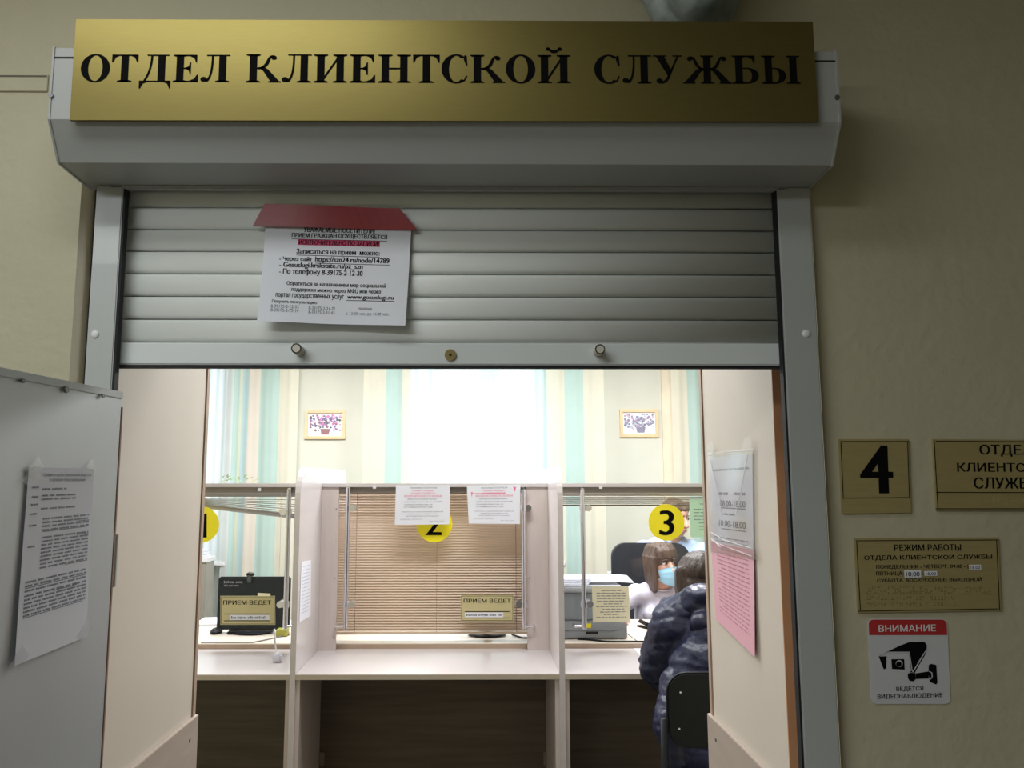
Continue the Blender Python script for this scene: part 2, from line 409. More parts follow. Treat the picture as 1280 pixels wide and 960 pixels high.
# lining of the opening: cream panels, brown edges, taupe kick panels
for i, (sx, X) in enumerate(((-1, XJL), (1, XJR))):
    y0 = 1.745 if sx < 0 else 1.765
    out = X + sx * 0.016 if sx < 0 else X + 0.03
    p = obj('trim_%d' % (i + 1), bx((X, y0, 0), (X + sx * 0.012, YO + 0.01, ZT)), M_JAMB, kind='structure')
    p['org'] = (0, 0, 0)
    obj('edge_strip', bx((X, y0 - 0.004, 0), (X + sx * (0.012 if sx < 0 else 0.034), y0, ZT)), M_BROWNEDGE, p, label='brown front edge strip')
    obj('edge_strip', bx((X - sx * 0.004, YO - 0.012, 0), (X + sx * 0.012, YO + 0.012, ZT), 0.002), mat('tan_edge', (176, 152, 132), 0.5), p, label='tan rear edge strip')
    k = obj('kick_panel', bx((X - sx * 0.012, y0 + 0.002, 0), (X, YO + 0.014, PZ(892, YO + .014)), 0.0015), M_WAIN, p, label='taupe laminate kick panel')
    zz = onX(237 if sx < 0 else 895, 925, X - sx * .012)
    obj('screw', disc(NB(), zz, (-sx, 0, 0), 0.004, 0.002, 10), M_SCREW, k)
    if sx > 0:
        obj('seal_strip', bx((X + 0.034, 1.70, 0), (X + 0.046, 1.72, ZT)), M_JAMB, p, label='pale inner strip')
struct('trim_3', bx((XL, 1.72, ZT - 0.012), (XR, YO, ZT)), M_JAMB)
struct('trim_4', bx((XR + 0.005, 1.66, 0), (XR + 0.022, 1.764, ZT)), M_DARKGAP)  # black strip painted as the shade in the gap beside the right guide
struct('trim_5', bx((XL - 0.02, 1.66, 0), (XL - 0.003, 1.744, ZT)), M_DARKGAP)  # black strip painted as gap shade on the left side
# surface cable ducts on the left of the wall
za, zb = PZ(97, YW, 30), PZ(115, YW, 30)
xe = PX(58, 95, YW - .01)
t6 = struct('trim_6', bx((-3.2, YW - 0.004, zb), (xe, YW, za + .006), 0.001), M_WALL)
obj('duct_groove', bx((-3.2, YW - 0.0045, za - .001), (xe - .002, YW - .0035, za + .003)), mat('duct_line', (96, 90, 78), .7), t6)

# ------------------------------------------------------------ ROLLER SHUTTER
rs = thing('roller_shutter', (0, YW, 0), 'grey aluminium roller shutter half lowered over the office opening', 'shutter')
YF = 1.423
bxl, bxr = PX(60, 150, YF), PX(1051, 150, YF)
z1 = PZ(151, YF); z2 = PZ(205, 1.465); z3 = PZ(236, 1.585); zt = PZ(60, YF, 65)
prof = [(YW - .001, z3), (1.59, z3), (1.465, z2), (YF, z1), (YF, zt), (YW - .001, zt)]
def extr(bm, prof, x0, x1):
    a = [bm.verts.new((x0, y, z)) for y, z in prof]; c = [bm.verts.new((x1, y, z)) for y, z in prof]; n = len(prof)
    for i in range(n): bm.faces.new((a[i], a[(i + 1) % n], c[(i + 1) % n], c[i]))
    bm.faces.new(a[::-1]); bm.faces.new(c); bmesh.ops.recalc_face_normals(bm, faces=bm.faces); return bm
hb = obj('housing', extr(NB(), prof, bxl + .004, bxr - .004), M_BOX, rs, label='white folded metal housing box')
prof2 = [(YW - .001, z3 - .002), (1.59, z3 - .002), (1.464, z2 - .002), (YF - .002, z1 - .001), (YF - .002, zt + .002), (YW - .001, zt + .002)]
for x0, x1 in ((bxl, bxl + .004), (bxr - .004, bxr)):
    ec = obj('end_cap', extr(NB(), prof2, x0, x1), M_BOX, rs)
b = NB(); zg = PZ(72, YF, 65); box(b, (bxl + .004, YF - .001, zg - .0015), (bxr - .004, YF, zg + .0015)); obj('seam', b, M_DARKGAP, hb)
for u, v in ((64, 120), (1046, 122)):
    p = onY(u, v, YF - .001); obj('screw', disc(NB(), p, (0, -1, 0), 0.0045, 0.003, 12), M_SCREW, hb)
obj('lip', bx((bxl + .05, 1.572, z3 - .006), (bxr - .05, 1.588, z3 + .002), .002), M_BOX, rs)
# guides
gz = z3
YG = 1.572
gl0, gl1 = PX(110, 400, YG), PX(150, 300, YG)
gr0, gr1 = PX(976, 330, YG), PX(1021, 400, YG)
for x0, x1, iu, iv in ((gl0, gl1, 119, 418), (gr0, gr1, 1008, 417)):
    g = obj('guide_rail', bx((x0, YG, 0), (x1, YW, gz), 0.002), M_ALU, rs)
    c = onY(iu, iv, YG); obj('cover_plug', ell(NB(), c, (.0085, .004, .0085)), M_WHITEP, g, smooth=True)
    inn = x1 if x0 < 0 else x0; s = 1 if x0 < 0 else -1
    obj('brush_seal', bx((inn, YG + .004, 0), (inn + s * .004, YG + .022, gz)), M_DARKGAP, g)
YS = 1.612
rows = [236, 260, 287.7, 315, 343, 371, 399.6, 428, 456.5]
sx0, sx1 = gl1 - .012, gr0 + .012
for i in range(7, 0, -1):
    a, c = PZ(rows[i], YS), PZ(rows[i - 1], YS)
    if i == 1: c = a + (PZ(260, YS) - PZ(287.7, YS))
    b = NB(); n = 8; pr = []
    for k in range(n + 1):
        t = k / n; pr.append((YS - 0.0042 * math.sin(math.pi * t) ** 0.6, a + .0017 + (c - a - .0034) * t))
    pr += [(YS + .012, c - .001), (YS + .012, a + .001)]
    extr(b, pr, sx0, sx1)
    for f in b.faces: f.smooth = abs(f.normal.x) < .5 and f.normal.y < 0
    obj('slat', b, M_SLAT, rs)
obj('slat_backing', bx((sx0, YS + .013, PZ(428, YS)), (sx1, YS + .016, z3 + .1)), M_DARKGAP, rs)
za, zb = PZ(429.5, YS), PZ(457, YS)
bb = obj('bottom_bar', bx((sx0, YS - .008, zb), (sx1, YS + .014, za), .0025), mat('bar_aluminium', (216, 222, 222), .36, 0, var=.02), rs)
obj('rubber_seal', bx((sx0, YS - .004, zb - .006), (sx1, YS + .01, zb)), M_DARKGAP, bb)
for u, v in ((371, 435), (743, 436)):
    c = onY(u + 4, v + 4, YS - .008)
    tb = NB(); tube(tb, [c, c + Vector((0, -.035, .0))], .0105, 16, caps=False)
    tube(tb, [c + Vector((0, -.035, 0)), c + Vector((0, -.028, 0))], .0078, 16)
    rim = NB(); 
    k = obj('stop_knob', tb, mat('knob_white', (205, 200, 188), .45), bb, smooth=False)
c = onY(563, 444, YS - .008)
lk = obj('lock', disc(NB(), c, (0, -1, 0), .012, .004, 24), mat('brass', (168, 150, 104), .35, .8), bb, label='round brass lock')
obj('keyhole', disc(NB(), c + Vector((0, -.004, 0)), (0, -1, 0), .003, .001, 10), M_DARKGAP, lk)

# ------------------------------------------------------------ SERIF LETTERS FOR THE GOLD SIGN
def ribbon(P, ws, flip=False):
    out = []; pts = [Vector(p) for p in P]
    L_, R_ = [], []
    for i, p in enumerate(pts):
        d = (pts[min(i + 1, len(pts) - 1)] - pts[max(i - 1, 0)]).normalized(); n = Vector((-d.y, d.x)); w_ = ws[i] if isinstance(ws, (list, tuple)) else ws
        L_.append(p + n * w_ / 2); R_.append(p - n * w_ / 2)
    for i in range(len(pts) - 1): out.append([L_[i], L_[i + 1], R_[i + 1], R_[i]])
    return out
def rc(x0, y0, x1, y1): return [[(x0, y0), (x1, y0), (x1, y1), (x0, y1)]]
def hserif(x0, x1, y, up, w_=.09, th=.035):
    s = 1 if up else -1
    return [[(x0 - w_, y), (x1 + w_, y), (x1 + w_, y + s * th), (x1 + .02, y + s * (th + .03)), (x0 - .02, y + s * (th + .03)), (x0 - w_, y + s * th)]]
def stem(x, w_=.2, top=True, bot=True, l=.09):
    o = rc(x, 0, x + w_, 1)
    if top: o += hserif(x, x + w_, 1, False, l)
    if bot: o += hserif(x, x + w_, 0, True, l)
    return o
def ring(cx, cy, RX, RY, rx, ry, a0=0, a1=360, n=30):
    o = []; f = lambda a, X, Y: (cx + X * math.cos(R(a)), cy + Y * math.sin(R(a)))
    for i in range(n):
        a, c = a0 + (a1 - a0) * i / n, a0 + (a1 - a0) * (i + 1) / n; o.append([f(a, RX, RY), f(c, RX, RY), f(c, rx, ry), f(a, rx, ry)])
    return o
def ball(cx, cy, r): return [[(cx + r * math.cos(t * math.pi / 6), cy + r * math.sin(t * math.pi / 6)) for t in range(12)]]
def bez(p0, p1, p2, n=8): return [((1 - t) ** 2 * p0[0] + 2 * t * (1 - t) * p1[0] + t * t * p2[0], (1 - t) ** 2 * p0[1] + 2 * t * (1 - t) * p1[1] + t * t * p2[1]) for t in [k / n for k in range(n + 1)]]
def mir(o, w_): return [[(w_ - p[0], p[1]) for p in q][::-1] for q in o]
def karm(x):   # right-hand arm and leg of K / ZH starting at x
    up = bez((x, .5), (x + .2, .5), (x + .27, .78), 8) + bez((x + .27, .78), (x + .32, .97), (x + .43, .93), 5)[1:]
    o = ribbon(up, [.07, .07, .07, .08, .09, .09, .09, .09, .08, .07, .07, .07, .06, .06]); o += ball(x + .42, .88, .075)
    o += [[(x + .02, .52), (x + .14, .56), (x + .27, .46), (x + .56, .06), (x + .32, .06), (x + .14, .40)]]
    o += rc(x + .28, 0, x + .62, .04) + [[(x + .32, .035), (x + .57, .035), (x + .56, .07), (x + .33, .07)]]
    return o
def glyph(c):
    if c == 'О': return ring(.4, .5, .4, .52, .2, .475), .80
    if c == 'С':
        o = ring(.4, .5, .4, .52, .2, .475, 52, 308, 26)
        o += [[(.62, .98), (.68, .98), (.7, .62), (.66, .62), (.6, .84)], [(.66, .26), (.70, .24), (.64, .1), (.6, .08)]]
        return o, .72
    if c == 'Т':
        return rc(.26, 0, .46, 1) + hserif(.26, .46, 0, True, .1) + rc(0, .955, .72, 1) + [[(0, 1), (0, .72), (.03, .72), (.1, .9), (.2, .96)], [(.72, 1), (.52, .96), (.62, .9), (.69, .72), (.72, .72)]], .72
    if c == 'Д':
        o = rc(.5, .04, .7, .97) + rc(.2, .96, .8, 1) + rc(.02, 0, .86, .045)
        o += ribbon(bez((.33, .97), (.32, .4), (.14, .04)), .055)
        o += [[(.0, .045), (.0, -.24), (.03, -.24), (.1, -.06), (.22, 0), (.22, .045)], [(.86, .045), (.66, .045), (.66, 0), (.77, -.06), (.83, -.24), (.86, -.24)]]
        return o, .86
    if c == 'Е':
        o = stem(.1) + rc(.1, .955, .66, 1) + rc(.1, 0, .7, .045) + rc(.28, .48, .48, .525)
        o += [[(.66, 1), (.45, .96), (.58, .88), (.635, .72), (.66, .72)], [(.7, 0), (.7, .27), (.67, .27), (.6, .12), (.45, .04)], [(.5, .72), (.5, .28), (.47, .28), (.44, .42), (.36, .48), (.36, .525), (.44, .58), (.47, .72)]]
        return o, .72
    if c == 'Л':
        o = stem(.5, top=False) + rc(.16, .96, .8, 1) + ribbon(bez((.32, .97), (.33, .1), (.14, .04), 10), [.055] * 7 + [.06, .07, .08, .08]) + ball(.09, .1, .09)
        return o, .8
    if c == 'К': return stem(.1) + rc(.3, .48, .36, .53) + karm(.33), .92
    if c == 'И' or c == 'Й':
        o = stem(.1) + stem(.62) + [[(.3, .12), (.3, .24), (.62, .86), (.62, .74)]]
        if c == 'Й': o += ribbon(bez((.3, 1.24), (.46, 1.02), (.62, 1.24), 10), [.05, .06, .08, .1, .11, .11, .11, .1, .08, .06, .05]) + ball(.3, 1.22, .06) + ball(.62, 1.22, .06)
        return o, .92
    if c == 'Н': return stem(.1) + stem(.6) + rc(.3, .48, .6, .53), .9
    if c == 'У':
        o = [[(.08, .97), (.3, .97), (.52, .42), (.42, .22)]] + ribbon([(.68, .97), (.46, .35)] + bez((.46, .35), (.36, .02), (.2, .02), 6)[1:], [.05, .06, .07, .08, .08, .07, .06, .06]) + ball(.17, .09, .09)
        o += rc(0, .96, .38, 1) + rc(.54, .96, .8, 1)
        return o, .8
    if c == 'Ж':
        w_ = 1.26; o = rc(.53, 0, .73, 1) + hserif(.53, .73, 1, False, .08) + hserif(.53, .73, 0, True, .08)
        a = karm(.68); return o + a + mir(a, w_), w_
    if c == 'Б':
        o = stem(.1) + rc(.1, .955, .64, 1) + [[(.64, 1), (.43, .96), (.56, .88), (.615, .72), (.64, .72)]]
        o += rc(.28, .525, .42, .565) + rc(.28, 0, .42, .04) + ring(.42, .283, .32, .283, .13, .243, -90, 90, 14); return o, .76
    if c in 'ЬЫ':
        o = stem(.1) + rc(.28, .525, .38, .565) + rc(.28, 0, .38, .04) + ring(.38, .283, .3, .283, .11, .243, -90, 90, 14)
        if c == 'Ы': o += stem(.78); return o, 1.1
        return o, .7
def serif_word(q, bm, word, b):
    adv = 0; parts = []
    for c in word: 
        g, w_ = glyph(c); parts.append((adv, g)); adv += w_ + .05
    adv -= .05
    s0, t0, s1, t1 = q.boxst(b)
    for off, g in parts:
        for pl in g: q.poly(bm, [(s0 + (s1 - s0) * (off + p[0]) / adv, t1 + (t0 - t1) * p[1]) for p in pl], 0.0008, True)

gs = thing('gold_sign', onY(555, 150, 1.41), 'long brushed gold metal sign with black serif lettering on the shutter box', 'sign')
q = Quad([(95, 24), (1016, 27), (1023, 152), (87, 150)], (0, 1.412, 0), (0, -1, 0))
q.sheet('plate', M_GOLD, gs, th=.006, nu=2, nv=1)
b = NB(); serif_word(q, b, 'ОТДЕЛ', (101, 69, 286, 103)); serif_word(q, b, 'КЛИЕНТСКОЙ', (306, 69, 712, 104)); serif_word(q, b, 'СЛУЖБЫ', (741, 70, 1001, 105))
bmesh.ops.recalc_face_normals(b, faces=b.faces); obj('lettering', b, M_BLACK, gs)

# ornament above the box
c = onY(874, -28, 1.50)
orn = thing('wall_ornament', (c.x, YW, c.z), 'mottled grey rounded plaster wall ornament above right half of gold sign', 'ornament')
b = NB(); ell(b, c, (.072, .075, .098)); ell(b, c + Vector((-.03, -.05, .03)), (.028, .03, .04)); ell(b, c + Vector((.035, -.05, .03)), (.028, .03, .04)); ell(b, c + Vector((0, -.06, -.03)), (.022, .03, .03)); ell(b, c + Vector((0, .06, .02)), (.11, .045, .12))
organic('body', b, M_STONE, orn, .006, 5, lambda p, n: p + n * .003 * noise.noise(p * 30))
for s in (-1, 1):
    b = NB()
    for k in range(4): capsule(b, c + Vector((s * (.07 + .0 * k), .075, .02 + .02 * k)), c + Vector((s * (.125 - .01 * k), .07, .025 + .045 * k)), .013, .008)
    organic('side_leaf', b, M_STONE, orn, .006, 1)

# ------------------------------------------------------------ METAL DOOR
hp = onY(153, 490, 1.545); zdt = hp.z
lp = onZ(0, 459, zdt)
dd = (lp - hp); dd.z = 0; dd.normalize(); nn = Vector((dd.y, -dd.x, 0)); 
if nn.x < 0: nn = -nn
d1 = bpy.data.objects.new('door_1', None); C.objects.link(d1); d1['kind'] = 'structure'; d1.location = (hp.x, hp.y, 0); d1['org'] = (hp.x, hp.y, 0)
d1['label'] = 'open grey sheet metal door leaf'
def dbox(u0, u1, z0, z1, n0, n1, bev=0):
    bm = bx((0, 0, 0), (1, 1, 1)); 
    for v in bm.verts:
        a = u0 + (u1 - u0) * v.co.x; n = n0 + (n1 - n0) * v.co.y; z = z0 + (z1 - z0) * v.co.z
        v.co = Vector((hp.x, hp.y, 0)) + dd * a + nn * n + Vector((0, 0, z))
    bmesh.ops.recalc_face_normals(bm, faces=bm.faces)
    if bev: bmesh.ops.bevel(bm, geom=bm.edges[:], offset=bev, segments=2, affect='EDGES')
    return bm
obj('leaf', dbox(0, .8, .02, zdt, -.03, 0, .002), M_METALDOOR, d1)
tr_ = obj('top_flange', dbox(0, .8, zdt - .014, zdt, 0, .0025, .001), mat('flange', (190, 194, 196), .4, .2), d1)
obj('hinge_edge', dbox(-.004, 0, .02, zdt - .03, -.03, .001), mat('hinge_edge', (150, 118, 100), .5), d1)
pn = Vector((hp.x, hp.y, zdt)) + nn * .003
for u, v in ((28, 476), (82, 487), (128, 495)):
    c = onP(u, v, pn, nn); obj('screw', disc(NB(), c, nn, .004 if u != 82 else .006, .003, 12), M_SCREW, tr_)
for zz in (.35, 1.4): 
    b = NB(); tube(b, [(hp.x - .005, hp.y + .012, zz), (hp.x - .005, hp.y + .012, zz + .1)], .008); obj('hinge', b, M_ALU, d1)
rnd = random.Random(3)
dn = thing('door_notice', onP(60, 820, pn, nn), 'tall white printed schedule taped to the open grey metal door', 'notice')
q = Quad([(36, 584), (117, 586), (107, 796), (15, 832)], pn, nn, bend=lambda s, t: .001 + .004 * t * t * (1 - s))
q.sheet('paper', M_PAPER, dn)
b = NB()
def pline(bm, q, s0, s1, t, h, f=1): # row in st space
    x = s0
    while x < s1:
        e = min(s1, x + rnd.uniform(.06, .16)); k = x
        while k < e:
            a = min(k + .011, e); q.poly(bm, [(k, t + h * rnd.choice((0, .3))), (k, t + h), (a, t + h), (a, t + h * .1)], .0006, True); k = a + .005
        x = e + .025
def tst(bm, q, s, s0, t0, s1, t1, bold=0.0):
    vs, fs = text_polys(s, bold); x0 = min(v[0] for v in vs); x1 = max(v[0] for v in vs); y0 = min(v[1] for v in vs); y1 = max(v[1] for v in vs)
    nv = [bm.verts.new(q(s0 + (s1 - s0) * (x - x0) / (x1 - x0), t1 + (t0 - t1) * (y - y0) / (y1 - y0), .0007)) for x, y in vs]
    for f in fs:
        try: bm.faces.new([nv[i] for i in f])
        except ValueError: pass
tst(b, q, 'График отдачи заключений решений', .2, .03, .95, .05, .01); tst(b, q, 'и проверки перед подписанием', .3, .06, .85, .078, .01)
for t in (.11, .145, .165, .215, .27, .29, .31, .33, .37, .39, .41, .43, .45, .47, .49, .51, .53): pline(b, q, .2 + .04 * (t > .26), .95 if t > .26 else rnd.uniform(.5, .75), t, .010)
for t in (.1, .15, .19, .24, .3, .41): pline(b, q, .06, .15, t, .010)
for t in (.59, .61, .635, .66, .68, .70, .72, .74, .76): pline(b, q, .06, .95, t, .011)
obj('print', b, M_GREYPRINT, dn)
b = NB()
for s0, s1, t in ((.75, .95, .305), (.25, .9, .342), (.75, .95, .382), (.6, .95, .542), (.06, .95, .625), (.45, .8, .672), (.06, .9, .775)): q.poly(b, [(s0, t), (s0, t + .003), (s1, t + .003), (s1, t)], .0007, True)
obj('underline', b, M_GREYPRINT, dn)
for s, t in ((.06, .0), (.9, -.0), (.02, .05), (.95, .96), (.03, .97)):
    bm = NB(); q.poly(bm, [(s - .12, t + .02), (s + .02, t + .06), (s + .14, t - .0), (s + .05, t - .06)], .0012, True); obj('clear_tape', bm, M_TAPE, dn)

# ------------------------------------------------------------ SHUTTER NOTICE
sn = thing('shutter_notice', onY(420, 405, YS - .02), 'white notice hung from red tape on the lowered shutter slats', 'notice')
q = Quad([(332, 282), (514, 286), (508, 410), (326, 405)], (0, YS - .012, 0), (0, -1, 0), bend=lambda s, t: .002 + .022 * t * t * (1 - .25 * math.cos(math.pi * (s - .5) * 2)) + .003 * math.sin(s * 5) * t)
q.sheet('paper', M_PAPER, sn, nu=14, nv=12)
b = NB()
def T(s, x0, y0, x1, y1, bold=.015): q.text(b, s, (x0, y0, x1, y1), bold)
T('УВАЖАЕМЫЕ ПОСЕТИТЕЛИ!', 380, 285, 469, 291.5, .03)
T('ПРИЕМ ГРАЖДАН ОСУЩЕСТВЛЯЕТСЯ', 365, 293, 484, 299.5, .03); q.rect(b, (365, 300.5, 484, 301.1), .0006, 6)
T('ИСКЛЮЧИТЕЛЬНО ПО ЗАПИСИ!', 374, 301.8, 474, 307.5, .03)
T('Записаться на прием  можно:', 371, 313, 475, 321, .03); q.rect(b, (371, 321, 475, 321.6), .0006, 6)
T('- Через сайт', 350, 322, 391, 329, .03); T('https://szn24.ru/node/14789', 394.5, 323, 487, 331.5, .03); q.rect(b, (394.5, 331.2, 487, 331.8), .0006, 6)
T('- Gosuslugi.krskstate.ru/pz_szn', 350, 330, 454, 338.5, .03)
T('- По телефону 8-39175-2-12-30', 350, 338.5, 454, 347, .03)
T('Обратиться за назначением мер социальной', 360, 355, 483, 361.5, .024)
T('поддержки можно через МФЦ или через', 366, 362.5, 477, 369, .024)
T('портал государственных услуг', 347, 370, 431, 376.5, .024); T('www.gosuslugi.ru', 435, 371, 493, 378, .03); q.rect(b, (434, 378, 494, 378.6), .0006, 6)
T('Получить консультацию', 343, 378, 398, 383)
obj('lettering', b, M_BLACK, sn); b = NB()
T('8-39175-2-12-53', 342, 384, 376, 388, 0); T('8-39175-2-75-14', 342, 389, 376, 393, 0)
T('8-39175-2-21-71', 388, 386, 420, 390, 0); T('8-39175-2-31-43', 388, 391, 420, 395, 0)
T('перерыв', 449, 387, 466, 391, 0); T('с 13.00 час. до 14.00 час.', 434, 393, 488, 397.5, 0)
obj('small_print', b, M_GREYPRINT, sn)
b = NB(); q.rect(b, (373, 301, 475, 308.3), .0004, 8); obj('highlight', b, M_HILITE, sn)
q2 = Quad([(332, 257), (504, 262), (522, 288), (317, 285)], (0, YS - .012, 0), (0, -1, 0), bend=lambda s, t: .0085 + .002 * math.sin(s * 6))
b = NB(); n = 16
top = [q2.inv(332 + (500 - 332) * k / n, 256.5 + 5.5 * k / n) for k in range(n + 1)]
bot = [q2.inv(317 + (522 - 317) * k / n, 284.5 + 4.5 * k / n) for k in range(n + 1)]
for hh, fl in ((0, 0), (-.001, 1)):
    tv = [b.verts.new(q2(*p, hh)) for p in top]; bv = [b.verts.new(q2(*p, hh)) for p in bot]
    for k in range(n): b.faces.new((tv[k], bv[k], bv[k + 1], tv[k + 1]) if not fl else (tv[k], tv[k + 1], bv[k + 1], bv[k]))
obj('red_tape', b, M_RED, sn, label='wide strip of red adhesive tape')

# ------------------------------------------------------------ WALL SIGNS ON THE RIGHT
def plate(name, corners, label, th=.005, rim=2.0):
    c = onY((corners[2][0] + corners[3][0]) / 2, corners[2][1], YW)
    t = thing(name, (c.x, YW, c.z), label, 'sign')
    q = Quad(corners, (0, YW - th - .001, 0), (0, -1, 0)); q.sheet('plate', M_GOLDP, t, th=th, nu=1, nv=1); return t, q
t4, q = plate('number_sign', [(1049, 549), (1136, 549), (1139, 641), (1053, 642)], 'square gold tactile door sign with large black number 4')
b = NB(); q.border(b, (1052, 551.5, 1136, 623), 1.0); q.text(b, '4', (1074.5, 557, 1116, 617), .03, rows=80); obj('lettering', b, M_BLACK, t4)
b = NB(); braille(q, b, (1092, 629, 1101, 634), random.Random(1), 4.5); obj('braille', b, M_GOLDP, t4, kind='stuff')
t5, q = plate('department_sign', [(1166, 549), (1322, 550), (1325, 638), (1171, 638)], 'gold tactile sign with three lines of black capitals cut by right frame edge')
b = NB(); q.border(b, (1169.5, 551.5, 1320, 636.5), 1.0); q.rect(b, (1170, 615.3, 1320, 616.3))
q.text(b, 'ОТДЕЛ', (1224, 556, 1290, 571), .02); q.text(b, 'КЛИЕНТСКОЙ', (1196, 576, 1320, 590), .02); q.text(b, 'СЛУЖБЫ', (1217, 597, 1300, 611), .02); obj('lettering', b, M_BLACK, t5)
b = NB(); braille(q, b, (1215, 623, 1300, 629), random.Random(2), 5.2); obj('braille', b, M_GOLDP, t5, kind='stuff')
t6_, q = plate('opening_hours_sign', [(1068, 673), (1248, 672), (1252, 763), (1073, 766)], 'wide gold tactile sign listing working hours in black capitals')
M_BR = mat('braille_dots', (120, 98, 58), .5, .3)
b = NB(); q.border(b, (1072.5, 675, 1248, 763), 1.0)
q.text(b, 'РЕЖИМ РАБОТЫ', (1117.5, 680.5, 1201, 688.5), .02); q.text(b, 'ОТДЕЛА КЛИЕНТСКОЙ СЛУЖБЫ', (1080, 692.5, 1240, 700.5), .02)
q.text(b, 'ПОНЕДЕЛЬНИК - ЧЕТВЕРГ: 09.00 - |', (1095, 706, 1210, 712), .015); q.text(b, 'ПЯТНИЦА:', (1095, 714.5, 1129, 720.5), .015); q.text(b, '-', (1151, 717, 1154, 718.5), .01)
q.text(b, 'СУББОТА, ВОСКРЕСЕНЬЕ: ВЫХОДНОЙ', (1096, 722, 1227, 728), .015); obj('lettering', b, M_BLACK, t6_)
b = NB()
for j, (a, c) in enumerate(((1084, 1228), (1084, 1239), (1084, 1190), (1084, 1198))): braille(q, b, (a, 732 + 6.7 * j, c, 737 + 6.7 * j), random.Random(5 + j), 4.4)
obj('braille', b, M_BR, t6_, kind='stuff')
for rr_ in ((1211, 706, 1226, 712.5), (1130, 713, 1151, 722), (1155, 714, 1171, 720)):
    b = NB(); q.rect(b, rr_, .001); obj('correction_sticker', b, M_PAPER, t6_)
b = NB(); q.text(b, '18.00', (1213, 707.5, 1224.5, 711.5), .0, .0014); q.text(b, '10:00', (1132, 715, 1149, 720.5), .01, .0014); q.text(b, '18.00', (1157, 715.5, 1169.5, 719), 0, .0014); obj('lettering', b, M_BLACK, t6_)
# camera warning sticker
c = onY(1135, 880, YW)
cs = thing('warning_sticker', (c.x, YW, c.z), 'white and red square sticker with black camera drawing below the hours sign', 'sticker')
q = Quad([(1084, 774), (1184, 773), (1188, 878), (1089, 881)], (0, YW - .002, 0), (0, -1, 0))
def rrect(bm, q, x0, y0, x1, y1, r, h, sk=4.5, top=(1, 1), bot=(1, 1)):
    pts = []
    cn = [(x0 + r, y0 + r, 180, top[0]), (x1 - r, y0 + r, 270, top[1]), (x1 - r, y1 - r, 0, bot[1]), (x0 + r, y1 - r, 90, bot[0])]
    for cx, cy, a, on in cn:
        for k in range(6 if on else 1):
            if on: t = R(a + 18 * k); pts.append((cx + r * math.cos(t), cy + r * math.sin(t)))
            else:
                pts.append({180: (x0, y0), 270: (x1, y0), 0: (x1, y1), 90: (x0, y1)}[a])
    pts = [(x + sk * (y - 774) / 106, y) for x, y in pts][::-1]
    q.poly(bm, pts, h)
b = NB(); rrect(b, q, 1084.5, 773.5, 1184, 880, 7, 0)
r_ = bmesh.ops.extrude_face_region(b, geom=b.faces[:])
for v in [x for x in r_['geom'] if isinstance(x, bmesh.types.BMVert)]: v.co += Vector((0, .0015, 0))
bmesh.ops.recalc_face_normals(b, faces=b.faces)
obj('backing', b, mat('sticker_white', (200, 200, 204), .4, var=.02), cs)
b = NB(); rrect(b, q, 1085.5, 774.5, 1183, 794, 6, .0004, bot=(0, 0)); obj('red_band', b, M_REDPRINT, cs)
b = NB(); q.text(b, 'ВНИМАНИЕ', (1098, 781, 1169.5, 789.5), .015, .0008); obj('white_lettering', b, M_WHITEP, cs)
def Z(*p): return [(1060 + x / 6.857, 760 + y / 6.857) for x, y in p]
b = NB()
def zp(*p, h=.0006): q.poly(b, Z(*p), h)
zp((262, 420), (345, 378), (518, 378), (540, 545), (672, 352), (675, 320), (655, 293), (525, 293), (440, 325), (262, 412))
zp((262, 418), (330, 415), (325, 520), (305, 528)); zp((530, 550), (672, 370), (655, 410), (600, 500), (570, 560))
zp((370, 440), (480, 440), (485, 530), (375, 525)); zp((510, 570), (530, 555), (575, 560), (580, 610), (560, 630), (525, 625), (512, 600))
zp((578, 562), (690, 545), (690, 605), (580, 610)); zp((690, 490), (710, 480), (755, 490), (765, 640), (755, 658), (700, 635), (688, 560))
obj('camera_drawing', b, M_BLACK, cs)
b = NB(); b2 = b
zp((330, 418), (480, 412), (530, 545), (510, 558), (350, 556), (335, 540), h=.0003)
for pl in (((262, 416), (345, 384), (520, 384), (545, 545), (552, 543), (526, 376), (343, 376), (262, 408)), ((548, 548), (672, 352), (676, 356), (556, 556)), ((690, 545), (712, 560), (715, 590), (700, 610), (708, 613), (724, 592), (720, 555), (696, 540))): zp(*pl, h=.0009)
for k in range(12): pass
zp(*[(437 + 30 * math.cos(t * math.pi / 8), 478 - 30 * math.sin(t * math.pi / 8)) for t in range(16)], h=.0009)
obj('camera_outline', b, MC['sticker_white'], cs)
b = NB(); zp(*[(433 + 24 * math.cos(t * math.pi / 8), 482 - 24 * math.sin(t * math.pi / 8)) for t in range(16)], h=.0012)
q.text(b, 'ВЕДЁТСЯ', (1120, 857, 1154, 864.5), .015); q.text(b, 'ВИДЕОНАБЛЮДЕНИЕ', (1096.5, 867, 1178, 873.5), .015); obj('lettering', b, M_BLACK, cs)

